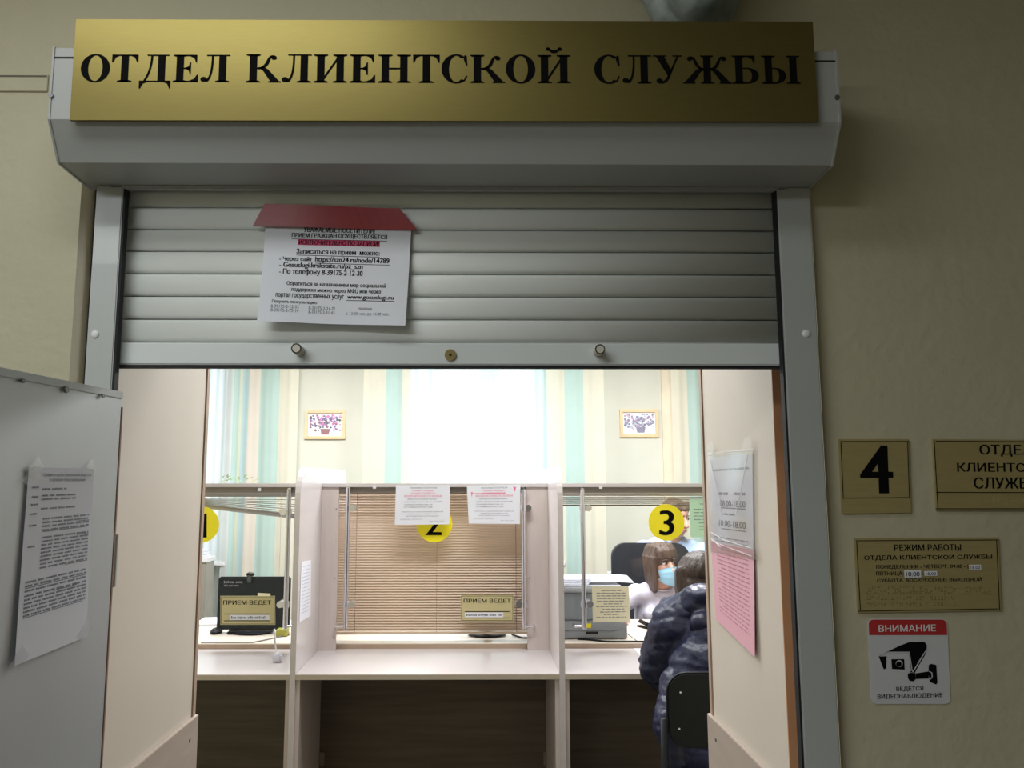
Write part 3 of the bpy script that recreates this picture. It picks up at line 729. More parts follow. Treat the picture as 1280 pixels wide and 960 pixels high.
# ------------------------------------------------------------ NOTICES ON THE RIGHT JAMB
c = onX(920, 820, XJR)
jn = thing('jamb_sleeve', (XJR, c.y, c.z), 'clear plastic sleeve with white and pink sheets taped to right jamb', 'notice')
qs = Quad([(888, 568), (943, 562), (947, 822), (896, 775)], (XJR - .002, 0, 0), (-1, 0, 0), bend=lambda s, t: .003 + .003 * math.sin(s * 3.1) )
qw = Quad([(889, 572), (941, 566), (943, 690), (890, 680)], (XJR - .001, 0, 0), (-1, 0, 0), bend=lambda s, t: .002)
qw.sheet('white_sheet', M_PAPER, jn)
qp = Quad([(890, 677), (944, 688), (948, 821), (896, 774)], (XJR - .001, 0, 0), (-1, 0, 0), bend=lambda s, t: .003 + .008 * t * (1 - s) * 0 + .006 * s * t)
qp.sheet('pink_sheet', M_PAPERPINK, jn)
rnd = random.Random(9); b = NB()
pline(b, qw, .08, .95, .14, .012); pline(b, qw, .2, .45, .4, .03); pline(b, qw, .6, .85, .4, .03); tst(b, qw, '08.00-18.00', .25, .49, .85, .56, .02); pline(b, qw, .35, .6, .63, .02); tst(b, qw, '10.00-18.00', .22, .71, .85, .78, .02); pline(b, qw, .1, .9, .9, .012); pline(b, qw, .15, .9, .94, .012)
qw.poly(b, [(.28, .57), (.28, .58), (.85, .58), (.85, .57)], .0007, True); qw.poly(b, [(.28, .8), (.28, .81), (.85, .81), (.85, .8)], .0007, True); qw.poly(b, [(.05, .155), (.05, .16), (.95, .16), (.95, .155)], .0007, True)
obj('print', b, M_GREYPRINT, jn); b = NB()
for k in range(18): pline(b, qp, .15 + .1 * (k % 5 == 0), .9, .06 + .045 * k, .011)
obj('print', b, mat('print_mauve', (176, 128, 144), .7), jn)
qs2 = Quad([(887, 566), (944, 560), (946, 700), (889, 690)], (XJR - .002, 0, 0), (-1, 0, 0), bend=lambda s, t: .005 + .002 * math.sin(s * 9 + t * 4))
qs2.sheet('plastic_sleeve', M_FILM, jn, th=.0003, nu=20, nv=20)
b = NB(); qs2.text
for pts in (((.1, .08), (.3, .5), (.32, .62)), ((.93, .05), (.68, .6)), ((.02, .03), (.5, .01), (.98, .02)), ((.05, .8), (.4, .86), (.95, .9)), ((.2, .9), (.95, .97)), ((.05, .86), (.3, .93))):
    P = [qs2(*p, .002) for p in pts]; tube(b, P, .0009, 5)
obj('crease_highlight', b, M_WHITEP, jn)  # white threads put in as painted highlights along the film's creases
for s, t in ((.08, -.02), (.9, -.03), (.95, .95)):
    bm = NB(); qs2.poly(bm, [(s - .1, t + .04), (s + .12, t + .05), (s + .08, t - .08), (s - .04, t - .07)], .002, True); obj('clear_tape', bm, M_TAPE, jn)

# ------------------------------------------------------------ SERVICE COUNTER WITH GLASS PARTITION
YC, YP = 3.44, 3.93
ZC = PZ(842.5, YC)
XD1, XD2 = PX(365.5, 850, YC), PX(703, 850, YC)
XA, XE = -2.0, 1.62
DT = .012
ct = thing('service_counter', (0, YC, 0), 'long laminate service counter with glazed partition and upright dividers', 'counter')
ZD = PZ(586, 4.0)
def divider(X):
    bm = NB(); pr = [(YC, 0), (4.62, 0), (4.62, ZD)]; r = .14
    for k in range(9): t = R(90 + 90 * k / 8); pr.append((YC + r + r * math.cos(t), ZD - r + r * math.sin(t)))
    extr(bm, pr, X - DT, X + DT); return bm
for X in (XD1, XD2): obj('divider_panel', divider(X), M_LAM, ct, label='upright laminate divider with rounded top front corner')
bays = [(XA, XD1 - DT), (XD1 + DT, XD2 - DT), (XD2 + DT, XE)]
for i, (x0, x1) in enumerate(bays):
    tp = obj('countertop', bx((x0, YC + .002, ZC - .022), (x1, YP + .02, ZC), .0015), M_LAM, ct)
    obj('front_edge', bx((x0, YC - .001, ZC - .0225), (x1, YC + .002, ZC - .002)), M_EDGE, tp)
    obj('back_panel', bx((x0, YP - .01, 0), (x1, YP + .008, ZC - .022)), M_DWOOD, ct, label='dark wood grain modesty panel')
    for s, X in ((1, x0), (-1, x1)):
        if (i == 0 and s == 1) or (i == 2 and s == -1): continue
        obj('side_panel', bx((X, YC + .012, 0), (X + s * .018, YP - .01, ZC - .022)), M_LAMV, ct)
    sl = .0
    for s, X, wd in ((1, x0, .085 if i == 1 else .038), (-1, x1, .105 if i == 1 else .0)):
        if wd == 0 or i == 0: continue
        stl = obj('stile', bx((X, YP - .02, ZC), (X + s * wd, YP - .002, PZ(605, YP)), .001), M_LAMV, ct)
        for v in (636, 722, 796):
            c = Vector((X + s * (wd - .012), YP - .02, PZ(v, YP))); obj('screw', disc(NB(), c, (0, -1, 0), .0035, .001, 8), M_SCREW, stl)
    z0, z1 = PZ(609, YP - .03), PZ(604.2, YP - .03)
    tr2 = obj('top_rail', bx((x0, YP - .03, z0), (x1, YP + .04, z1), .0015), M_LAM, ct)
    obj('rail_channel', bx((x0, YP - .012, z0 - .028), (x1, YP + .012, z0)), mat('rail_grey', (140, 132, 126), .4, .3), tr2)
    gx0 = x0 + (.06 if i else 0); gx1 = x1 - (.09 if i == 1 else .0)
    gp = obj('glass_pane', bx((gx0, YP + .012, PZ(790, YP)), (gx1, YP + .017, z0 - .02)), M_GLASS, ct, label='clear glass pane')
# outlets in the knee space
for u in (400, 685):
    p = onY(u, 948, YP - .012); tag(obj('wall_socket', bx((p.x - .022, p.y - .012, p.z - .03), (p.x + .022, p.y, p.z + .03), .003), mat('socket_taupe', (132, 120, 104), .5)), 'small taupe socket low %s under the middle counter' % ('left' if u < 500 else 'right'), 'socket')
# chrome rods
for i, (u, vt, vb, arm) in enumerate(((359, 612, 783, 1), (433.5, 610, 783, -1), (655, 612, 783, 1), (729, 612, 783, -1))):
    a, c = onY(u, vt, YP - .045), onY(u, vb, YP - .045); a.x = c.x = (a.x + c.x) / 2
    cr_ = obj('chrome_rod', tube(NB(), [c, a], .0115, 14), M_CHROME, ct, smooth=False, label='vertical chrome glazing rod')
    bm = NB(); e = c + Vector((arm * .045, 0, 0)); tube(bm, [c + Vector((0, 0, .004)), c + Vector((0, 0, -.012))], .011, 12); tube(bm, [c, e], .005, 8); tube(bm, [e, e + Vector((0, .05, 0))], .007, 8)
    obj('foot_bracket', bm, M_CHROME, cr_)
    bm = NB(); tube(bm, [a, a + Vector((0, .04, 0.004))], .009, 10); obj('top_bracket', bm, M_CHROME, cr_)
    for v in ((635, 755) if i else (640, 755)):
        z = PZ(v, YP - .045); g = Vector((a.x - arm * .026, YP - .045, z)) if i not in (1,) else Vector((a.x + .026, YP - .045, z))
        if i == 3: g = Vector((a.x + .028, YP - .045, z))
        if i == 0 or i == 2: g = Vector((a.x - .026, YP - .045, z))
        if i == 2 and v == 635: g.x = a.x + .022
        bm = NB(); tube(bm, [(a.x, YP - .045, z - .014), (a.x, YP - .045, z + .014)], .016, 14); tube(bm, [(a.x, YP - .045, z), g], .008, 8); tube(bm, [g + Vector((0, -.012, 0)), g + Vector((0, .055, 0))], .016, 16)
        obj('glass_clamp', bm, M_CHROME, cr_)
# small clear hooks on the rail
for u, v in ((324, 612), (468, 609), (751, 609)):
    p = onY(u, v, YP - .034); bm = NB(); box(bm, (p.x - .008, p.y, p.z - .008), (p.x + .008, p.y + .004, p.z + .008), .001); obj('hook', bm, M_WHITEP, ct)

# staff desks
desks = []
for i, (x0, x1) in enumerate(bays):
    z1 = PZ(804, 3.955); xa, xb = (x0 + .002, x1 - .002)
    t = thing('staff_desk', ((xa + xb) / 2, 4.3, 0), 'pale laminate staff desk behind glass of the %s bay' % ('left', 'middle', 'right')[i], 'desk')
    d = obj('desk_top', bx((xa, 3.952, z1 - .032), (xb, 4.62, z1), .002), M_DESK, t)
    obj('front_edge', bx((xa, 3.949, z1 - .032), (xb, 3.952, z1 - .003)), mat('desk_edge', (176, 154, 134), .4), d)
    for X in (xa + .02, xb - .038): obj('leg', bx((X, 4.0, 0), (X + .018, 4.58, z1 - .032)), M_LAMV, t)
ZK = z1

# ------------------------------------------------------------ BLINDS
def blind(name, x0, x1, label, m, zs, y=4.02, tilt=62, rot=0.0, wd=.025, head=True, cs=1):
    t = thing(name, ((x0 + x1) / 2, y, zs[0]), label, 'blind')
    if head: obj('headrail', bx((x0, y - .014, zs[0] + .008), (x1, y + .014, zs[0] + .03), .002), m, t)
    me = None
    for z in zs:
        if me is None:
            b = NB(); n = 4; pr = []
            for k in range(n + 1):
                s = (k / n - .5) * wd; cv = cs * .0022 * (1 - (2 * k / n - 1) ** 2)
                pr.append((s * math.cos(R(tilt)) - cv * math.sin(R(tilt)), -s * math.sin(R(tilt)) - cv * math.cos(R(tilt))))
            pr += [(p[0] + .0006, p[1] - .0006) for p in pr[::-1]]
            extr(b, pr, x0, x1); o = obj('slat', b, m, t); o.matrix_parent_inverse = Matrix(); me = o.data
        else:
            o = bpy.data.objects.new('slat', me); C.objects.link(o); o.parent = t
        # slat meshes hold their own x; place by y,z
        o.location = (-(x0 + x1) / 2, 0, z - zs[0])
    return t
zs = [PZ(617 + 3.32 * k, 4.02) for k in range(52)]
bx0, bx1 = PX(420, 700, 4.02), PX(670, 700, 4.02)
bl = blind('window_blind', bx0, bx1, 'closed tan venetian blind lowered behind the middle glass', M_BLIND, zs, tilt=-38, wd=.0245, cs=-1)
zb = PZ(791, 4.02); obj('bottom_rail', bx((bx0, 4.008, zb - .006), (bx1, 4.032, zb + .006), .003), M_BLIND, bl)
for u, th in ((445, .0011), (546, .0008), (645, .0014)):
    X = PX(u, 700, 4.0); obj('cord', tube(NB(), [(X, 4.0, PZ(790, 4.0)), (X, 4.0, PZ(612, 4.0))], th, 5), mat('cord_brown', (140, 112, 92), .7), bl)
# left: tilted, mostly raised
zl = [PZ(622 + 0 * k, 4.02) for k in range(1)]
t = thing('window_blind', (-1.4, 4.02, PZ(616, 4.02)), 'grey venetian blind hanging askew high in the left bay', 'blind')
x0, x1 = PX(250, 620, 4.02) - .5, XD1 - DT - .004
obj('headrail', bx((x0, 4.0, PZ(621, 4.02)), (x1, 4.03, PZ(616, 4.02)), .002), M_BLINDG, t)
sl_ = (631 - 643) / (257 - 362)
for k in range(7):
    va = 622 + (631 - 622) * (k + .6) / 7; f = lambda u: 623 + (k + .5) / 7 * ((631 + (u - 257) * sl_) - 623)
    b = NB(); P = [onY(u, f(u), 4.02) for u in (257, 362)]; d = (P[1] - P[0]) / (P[1].x - P[0].x); a = P[0] + d * (x0 - P[0].x); c = P[0] + d * (x1 - P[0].x)
    vv = [b.verts.new(p + Vector((0, y_, z_))) for p in (a, c) for y_, z_ in ((-.011, -.002), (0, .0012), (.011, -.002), (.011, -.0028), (0, 0), (-.011, -.0028))]
    for i in range(6): b.faces.new((vv[i], vv[(i + 1) % 6], vv[6 + (i + 1) % 6], vv[6 + i]))
    b.faces.new(vv[:6][::-1]); b.faces.new(vv[6:]); obj('slat', b, mat('white_slat', (222, 220, 216), .4), t)
P = [onY(u, 633 + (u - 257) * sl_, 4.02) for u in (257, 362)]; d = (P[1] - P[0]) / (P[1].x - P[0].x); a = P[0] + d * (x0 - P[0].x); c = P[0] + d * (x1 - P[0].x)
b = NB(); tube(b, [a, c], .011, 8); obj('bottom_rail', b, M_BLINDG, t)
for u in (352, 361): X = PX(u, 640, 4.0); obj('cord', tube(NB(), [(X, 3.99, PZ(720, 4.0)), (X, 3.99, PZ(616, 4.0))], .0012, 5), M_WHITEP, t)
# right: fully raised stack
x0, x1 = XD2 + DT + .04, XE - .02
t = thing('window_blind', ((x0 + x1) / 2, 4.02, PZ(632, 4.02)), 'brown venetian blind drawn fully up in the right bay', 'blind')
obj('headrail', bx((x0, 4.004, PZ(620, 4.02)), (x1, 4.036, PZ(615, 4.02)), .002), mat('blind_head', (196, 186, 176), .4), t)
for k in range(6): z = PZ(621.5 + 1.5 * k, 4.02); obj('slat', bx((x0, 4.008, z - .0022), (x1, 4.033, z + .0012)), mat('blind_brown', (128, 112, 100), .45), t)
z = PZ(631.5, 4.02); obj('bottom_rail', bx((x0, 4.006, z - .005), (x1, 4.034, z + .003), .002), mat('blind_brown', (128, 112, 100)), t)

# ------------------------------------------------------------ STICKERS, PLATES AND NOTES ON THE GLASS
YGL = YP + .0115
def digit_sticker(u, v, r, dig, label, db):
    c = onY(u, v, YGL); rr = (onY(u + r, v, YGL) - c).length
    t = thing('number_sticker', c, label, 'sticker')
    obj('disc', disc(NB(), c, (0, -1, 0), rr, .001, 40), M_YEL, t)
    q = Quad([(u - r, v - r), (u + r, v - r), (u + r, v + r), (u - r, v + r)], (0, YGL - .0012, 0), (0, -1, 0)); b = NB(); q.text(b, dig, db, .02, rows=60); obj('digit', b, M_BLACK, t)
digit_sticker(833, 653, 22.5, '3', 'round yellow sticker with black digit 3 on the glass', (824, 638, 843, 669))
digit_sticker(543, 655, 22.5, '2', 'round yellow sticker with black digit 2 behind a white notice', (532, 640, 552, 669))
digit_sticker(251.5, 656, 22.5, '1', 'round yellow sticker with black digit 1 cut by the left jamb', (246, 642, 258.5, 672))
def name_plate(c4, tb, strip, st0, label, seed):
    c = onY((c4[2][0] + c4[3][0]) / 2, c4[2][1], YGL)
    t = thing('name_plate', c, label, 'sign'); q = Quad(c4, (0, YGL - .0045, 0), (0, -1, 0)); q.sheet('plate', M_GOLDP2, t, th=.004, nu=1, nv=1)
    b = NB(); x0, y0, x1, y1 = c4[0][0], c4[0][1], c4[2][0], c4[2][1]
    q.border(b, (x0 + .8, y0 + .8, x1 - .8, y1 - .8), .5); q.text(b, 'ПРИЕМ ВЕДЕТ', tb, .02)
    q.rect(b, (strip[0], strip[1] - 1, strip[2], strip[1])); q.rect(b, (strip[0], strip[3], strip[2], strip[3] + 1)); obj('lettering', b, M_BLACK, t)
    b = NB(); q.rect(b, (st0, strip[1] + .6, strip[2] - (0 if seed == 1 else 8), strip[3] - .4), .0006); obj('name_strip', b, M_PAPER, t)
    b = NB(); q.scrib(b, (st0 + 2, strip[1] + 2, strip[2] - (2 if seed == 1 else 10), strip[3] - 2), random.Random(seed), .001); obj('print', b, M_GREYPRINT, t)
    b = NB(); braille(q, b, ((x0 + x1) / 2 - 8, y0 + 15, (x0 + x1) / 2 + 10, y0 + 18), random.Random(seed), 3.2); obj('braille', b, M_GOLDP2, t, kind='stuff')
M_GOLDP2 = mat('gold_plate_bright', (196, 186, 140), .45, .1, var=.03)
name_plate([(275.5, 745), (343.5, 745), (344, 781), (275.5, 781)], (279, 750.5, 339, 757), (280, 768, 337, 775.5), 287, 'gold name plate with black capitals in front of the dark monitor', 1)
name_plate([(576, 744), (642, 744), (642, 776.5), (576, 776.5)], (579.5, 748.5, 638.5, 754.5), (581, 765, 637, 772), 581, 'gold name plate with black capitals on the middle glass over the blind', 2)
def glass_notice(c4, label, seed, pink):
    c = onY((c4[2][0] + c4[3][0]) / 2, c4[2][1], YGL); t = thing('glass_notice', c, label, 'notice')
    q = Quad(c4, (0, YP - .034, 0), (0, -1, 0), bend=lambda s, t_: .0005 + .003 * t_ * math.sin(s * 4 + seed)); q.sheet('paper', M_PAPER, t)
    b = NB(); rn = random.Random(seed)
    def tt(bm, s, x0, y0, x1, y1, bold=.005): s0, t0, s1, t1 = x0, y0, x1, y1; tst(bm, q, s, s0, t0, s1, t1, bold)
    tt(b, 'УВАЖАЕМЫЕ ПОСЕТИТЕЛИ!', .26, .05, .76, .085); tt(b, 'Записаться на прием можно:', .22, .335, .76, .375); tt(b, '- Через сайт https://szn24.ru/node/14789', .14, .405, .85, .445); tt(b, '- Gosuslugi.krskstate.ru/pz_szn', .14, .475, .68, .515); tt(b, '- По телефону 8-39175-2-12-30', .14, .54, .68, .58)
    tt(b, 'Обратиться за назначением мер социальной', .12, .66, .88, .69); tt(b, 'поддержки можно через МФЦ или через', .24, .715, .76, .745); tt(b, 'портал государственных услуг www.gosuslugi.ru', .2, .77, .8, .8)
    obj('lettering', b, M_GREYPRINT, t)
    b = NB(); tt(b, 'ПРИЕМ ГРАЖДАН', .3, .12, .7, .165, .01); tt(b, 'ОСУЩЕСТВЛЯЕТСЯ', .28, .185, .72, .23, .01); tt(b, 'ИСКЛЮЧИТЕЛЬНО ПО ЗАПИСИ!', .16, .25, .86, .30, .01)
    if pink:
        q.poly(b, [(.07, .17), (.08, .3), (.11, .18)], .0006, True); q.poly(b, [(.1, .2), (.1, .21), (.72, .22), (.72, .2)], .0006, True); q.poly(b, [(.86, .04), (.9, .18), (.92, .06)], .0006, True)
    obj('pink_lettering', b, M_PINKPRINT, t)
    b = NB(); pl = lambda a, c, y: None
    tt(b, '8-39175-2-12-53   8-39175-2-21-71', .1, .85, .5, .88, 0); tt(b, 'перерыв с 13.00 час. до 14.00 час.', .62, .9, .9, .93, 0); obj('small_print', b, M_LPRINT, t)
glass_notice([(495, 606.5), (562.5, 606.5), (562, 655.5), (493.5, 656)], 'white notice hanging over the digit 2 sticker', 1, False)
glass_notice([(583.5, 607), (650.5, 606), (650, 655), (586, 654.5)], 'white notice beside the right rod with pink marker strokes', 2, True)
t = thing('yellow_note', onY(763, 778, YGL), 'pale yellow printed sheet on the right glass before the printer', 'notice')
q = Quad([(740, 733), (786, 733), (788, 777), (741, 778)], (0, YGL - .0005, 0), (0, -1, 0)); q.sheet('paper', M_PAPERYEL, t); b = NB(); rnd = random.Random(11)
for k, (a, c) in enumerate(((.25, .8), (.12, .9), (.12, .92), (.12, .9), (.12, .85), (.3, .8), (.1, .92), (.25, .85), (.2, .9), (.3, .7), (.1, .9))): pline(b, q, a, c, .1 + .075 * k, .03)
obj('print', b, M_GREYPRINT, t)
t = thing('green_note', onY(885, 672, YGL), 'pale green printed sheet on the glass right of digit 3', 'notice')
q = Quad([(861.5, 624), (925, 624), (925, 671.5), (863, 671.5)], (0, YGL - .0005, 0), (0, -1, 0)); q.sheet('paper', M_PAPERGRN, t); b = NB()
tst(b, q, 'Уважаемые', .2, .1, .55, .15, .01)
for k in range(7): pline(b, q, .08 + .1 * (k > 3), .9, .25 + .09 * k, .025)
obj('print', b, M_GREYPRINT, t)
# paper on the left divider (right face)
t = thing('divider_notice', onX(383, 770, XD1 + DT), 'narrow white sheet fixed to the side of the left divider', 'notice')
q = Quad([(376.5, 702.5), (388.5, 700), (388, 770), (374, 778)], (XD1 + DT + .001, 0, 0), (1, 0, 0), bend=lambda s, t_: .001)
q.sheet('paper', M_PAPER, t); b = NB(); rnd = random.Random(4)
for k in range(14): pline(b, q, .15, .85, .08 + .06 * k, .012)
obj('print', b, M_LPRINT, t)
# sheet on the far side of the right divider edge
t = thing('divider_notice', onX(704, 705, XD2 + DT), 'thin curled sheet edge hanging on the right divider', 'notice')
b = NB(); z0, z1 = PZ(704, 3.6), PZ(600, 3.6); vs = []
for k in range(9):
    f = k / 8; z = z0 + (z1 - z0) * f; vs.append([(XD2 + DT + .001 + .012 * (1 - f) ** 2, 3.6, z), (XD2 + DT + .001, 3.8, z)])
V = [[b.verts.new(p) for p in r_] for r_ in vs]; V2 = [[b.verts.new((p[0] + .0006, p[1], p[2])) for p in r_] for r_ in vs]
for k in range(8): b.faces.new((V[k][0], V[k][1], V[k + 1][1], V[k + 1][0])); b.faces.new((V2[k][0], V2[k + 1][0], V2[k + 1][1], V2[k][1]))
obj('paper', b, M_PAPER, t)

# ------------------------------------------------------------ LEFT DESK ITEMS
c = onZ(322, 799, ZK); ym = c.y
YM = 4.22
t = thing('monitor', (PX(320, 760, YM), YM, ZK), 'dark flat monitor seen from behind on the left desk', 'monitor')
x0, x1 = PX(272, 740, YM), PX(362, 740, YM); z0, z1 = PZ(787, YM), PZ(721, YM)
sh = obj('shell', bx((x0, YM, z0), (x1, YM + .035, z1), .008), M_SCREENB, t)
obj('screen', bx((x0 + .01, YM + .036, z0 + .012), (x1 - .01, YM + .038, z1 - .01)), mat('screen_dark', (30, 40, 60), .15), sh)
q = Quad([(277, 724), (312, 724), (312, 735), (277, 735)], (0, YM - .0005, 0), (0, -1, 0)); b = NB(); q.scrib(b, (280, 726, 303, 729), random.Random(2), seg=1.3); q.scrib(b, (280, 730.5, 300, 733), random.Random(4), seg=1.3); obj('sticker_print', b, M_LPRINT, sh)
q = Quad([(322, 741), (338, 742), (338, 752), (322, 752)], (0, YM - .001, 0), (0, -1, 0)); q.sheet('paper_label', M_PAPERYEL, sh, nu=1, nv=1)
xm = (x0 + x1) / 2
b = NB(); box(b, (xm - .03, YM + .01, ZK + .012), (xm + .03, YM + .03, z0 + .04), .004); obj('neck', b, M_BLKP, t)
b = NB(); ell(b, (xm, YM + .01, ZK + .008), (.11, .08, .008)); obj('base', b, M_BLKP, t, smooth=True)
zt_ = z1
t = thing('webcam', (PX(311, 720, YM), YM, zt_), 'black webcam clipped on top of the left monitor', 'webcam')
xw = PX(312, 720, YM); obj('body', ell(NB(), (xw, YM + .015, zt_ + .012), (.022, .016, .012)), M_BLKP, t, smooth=True); obj('clip', bx((xw - .013, YM - .006, zt_ - .03), (xw + .013, YM, zt_ + .01), .003), mat('webcam_grey', (74, 84, 90), .4), t)
p = onZ(268, 793, ZK); t = thing('computer_mouse', p, 'black computer mouse on the left desk near the jamb', 'mouse')
b = NB(); ell(b, p + Vector((0, .03, .008)), (.03, .045, .022)); 
for v in b.verts: v.co.z = max(v.co.z, ZK + .0005)
obj('shell', b, M_BLKP, t, smooth=True); obj('wheel', ell(NB(), p + Vector((.0, .005, .024)), (.004, .01, .008)), mat('wheel_grey', (90, 94, 98)), t, smooth=True)
p = onZ(297, 793, ZK); t = thing('keyboard', (p.x - .005, p.y + .07, ZK), 'black keyboard lying left of the monitor foot', 'keyboard')
obj('case', bx((p.x - .055, p.y - .01, ZK), (p.x + .045, p.y + .12, ZK + .014), .004), M_BLKP, t)
b = NB()
for i in range(6):
    for j in range(4): box(b, (p.x - .05 + i * .015, p.y + .01 + j * .026, ZK + .014), (p.x - .038 + i * .015, p.y + .032 + j * .026, ZK + .019))
obj('keys', b, M_BLKP, t, kind='stuff')
for k, (u, v, w_, d_, rz, lb) in enumerate(((262, 783, .16, .22, .1, 'white paper sheet on left desk behind the mouse'), (316, 788, .2, .14, -.15, 'white paper sheet in front of the monitor foot'))):
    p = onZ(u, v, ZK); b = NB(); box(b, (-w_ / 2, 0, 0), (w_ / 2, d_, .003 if k else .012)); 
    for vv in b.verts: vv.co = Matrix.Translation((p.x, p.y - (0.02 if k else 0), ZK + .0005 )) @ Matrix.Rotation(rz, 4, 'Z') @ vv.co
    tag(obj('paper_sheet', b, M_PAPER), lb, 'paper')
# hanging cable with plug, desk cable
P = [onY(343, 786, YP - .05), onY(343.5, 800, YP - .06), onY(345, 812, YP - .08)]
t = thing('usb_charger', onZ(345, 829, ZC), 'white cable end with square plug resting on the left countertop', 'charger')
pe = onZ(346, 828, ZC)
obj('cord', tube(NB(), P + [pe + Vector((0, .01, .03))], .004, 8), M_WHITEP, t, smooth=True)
obj('plug', bx((pe.x - .02, pe.y - .01, ZC + .001), (pe.x + .02, pe.y + .028, ZC + .035), .006), mat('plug_white', (225, 225, 240), .25), t)
P = [onZ(246, 806, ZK + .004), onZ(280, 808, ZK + .004), onZ(315, 803.5, ZK + .004), onZ(345, 797, ZK + .004), onZ(362, 793, ZK + .004)]
for p in P: p.y = max(p.y, 3.965)
tag(obj('desk_cable', tube(NB(), P, .003, 6), mat('cable_grey', (128, 124, 128), .5), smooth=True), 'thin grey cable lying along front edge of left desk', 'cable')
# yellow-green box behind the left rod
p = onZ(352, 797, ZK); tag(obj('sticky_note_pad', bx((p.x - .035, p.y + .02, ZK + .001), (p.x + .02, p.y + .08, ZK + .035), .002), mat('olive_yellow', (168, 168, 70), .5)), 'olive yellow pad at right end of left desk', 'note pad')
# middle desk monitor foot and cable
p = onZ(609, 798, ZK); p.y += .08
t = thing('monitor', (p.x, p.y, ZK), 'dark monitor on round black foot mostly hidden behind middle blind', 'monitor')
b = NB(); ell(b, (p.x, p.y, ZK + .007), (.1, .075, .007)); obj('base', b, M_BLKP, t, smooth=True)
b = NB(); tube(b, [(p.x, p.y, ZK + .01), (p.x, p.y, ZK + .2)], .02, 12); obj('neck', b, M_BLKP, t); obj('shell', bx((p.x - .24, p.y - .02, ZK + .14), (p.x + .24, p.y + .015, ZK + .45), .006), M_SCREENB, t)
P = [onZ(640, 793, ZK + .004), onZ(652, 797, ZK + .004), onZ(668, 798, ZK + .004)]
tag(obj('desk_cable', tube(NB(), P, .004, 6), M_BLKP, smooth=True), 'black cable on the middle desk right of the stand foot', 'cable')
# ------------------------------------------------------------ RIGHT DESK ITEMS
y0 = onZ(760, 799, ZK).y
x0, x1 = XD2 + DT + .03, PX(783.5, 760, y0)
t = thing('printer', ((x0 + x1) / 2, y0 + .17, ZK), 'grey office printer behind the glass of the right bay', 'printer')
zz = lambda v: PZ(v, y0)
obj('base', bx((x0, y0, ZK + .001), (x1, y0 + .36, zz(777)), .006), M_PRN, t)
obj('upper_body', bx((x0, y0 + .02, zz(777)), (x1 - .02, y0 + .36, zz(741)), .006), mat('printer_mid', (138, 146, 152), .45), t)
lid = obj('scanner_lid', bx((x0 - .0, y0 - .0, zz(741)), (x1 - .015, y0 + .36, zz(733)), .008), mat('printer_light', (178, 182, 188), .4), t)
tr3 = obj('paper_tray', bx((x0 + .01, y0 - .006, zz(797)), (PX(766, 790, y0), y0, zz(790)), .002), M_PRN, t)
obj('tray_handle', bx((PX(732, 790, y0), y0 - .008, zz(792.5)), (PX(747, 790, y0), y0 - .005, zz(789.5))), M_DARKGAP, tr3)
obj('seam', bx((x0, y0 - .001, zz(788.5)), (PX(772, 790, y0), y0 + .001, zz(788))), M_PRND, t)
q = Quad([(729, 780), (739, 779), (739, 785), (728, 785)], (0, y0 - .002, 0), (0, -1, 0)); q.sheet('warning_label', M_YEL, t, nu=1, nv=1, label='small yellow warning label')
zt_ = zz(733)
for k in range(3):
    b = bx((x0 + .005 * k, y0 + .03 + .01 * k, zt_ + .001 + .010 * k), (PX(737 + 2 * k, 730, y0), y0 + .25, zt_ + .009 + .010 * k), .001)
    tag(obj('paper_stack', b, M_PAPER), ('white papers on the printer lid, lowest of three', 'white papers on the printer lid, middle of three', 'white papers on the printer lid, topmost of three')[k], 'paper')
b = NB(); P0, P1 = PX(739, 730, y0), PX(790, 730, y0 + .1)
vs = []
for k in range(7):
    f = k / 6; x = P0 + (P1 - P0) * f; z = zt_ + .018 + .004 * math.sin(f * 3) - .006 * f; vs.append([b.verts.new((x, y0 + .05, z)), b.verts.new((x, y0 + .24, z + .014)), b.verts.new((x, y0 + .24, z + .012)), b.verts.new((x, y0 + .05, z - .004))])
for k in range(6):
    for j in range(4): b.faces.new((vs[k][j], vs[k + 1][j], vs[k + 1][(j + 1) % 4], vs[k][(j + 1) % 4]))
b.faces.new(vs[0]); b.faces.new(vs[-1][::-1])
tag(obj('paper_sheet', b, M_PAPER), 'long white sheet lying across the printer behind the yellow note', 'paper')
p = onZ(806, 786, ZK); t = thing('stapler', p, 'small black stapler on the right desk before the masked woman', 'stapler')
M3 = Matrix.Translation(p + Vector((0, .03, 0))) @ Matrix.Rotation(R(115), 4, 'Z')
b = bx((-.045, -.015, .0005), (.045, .015, .009), .003); [setattr(v, 'co', M3 @ v.co) for v in b.verts]; obj('base', b, M_BLKP, t)
b = bx((-.042, -.012, .018), (.04, .012, .036), .006); [setattr(v, 'co', M3 @ Matrix.Rotation(R(-8), 4, 'Y') @ v.co) for v in b.verts]; obj('arm', b, M_BLKP, t)
P = [onZ(719, 794, ZK + .006)] + [onZ(u, v, ZK + .005) for u, v in ((735, 799), (760, 804), (785, 808), (812, 808))]
for p in P: p.y = max(p.y, 3.965)
P[0].y = y0 - .02; P[1].y = y0 - .03
tag(obj('desk_cable', tube(NB(), P, .0045, 6), M_BLKP, smooth=True), 'black cable running from the printer along the right desk edge', 'cable')
P = [onY(778, 784, y0 - .01), onY(784, 792, y0 - .03), onZ(796, 801, ZK + .003), onZ(808, 803, ZK + .003)]
tag(obj('desk_cable', tube(NB(), P, .002, 6), mat('cable_grey', (128, 124, 128)), smooth=True), 'thin grey cable hanging from the printer right corner', 'cable')
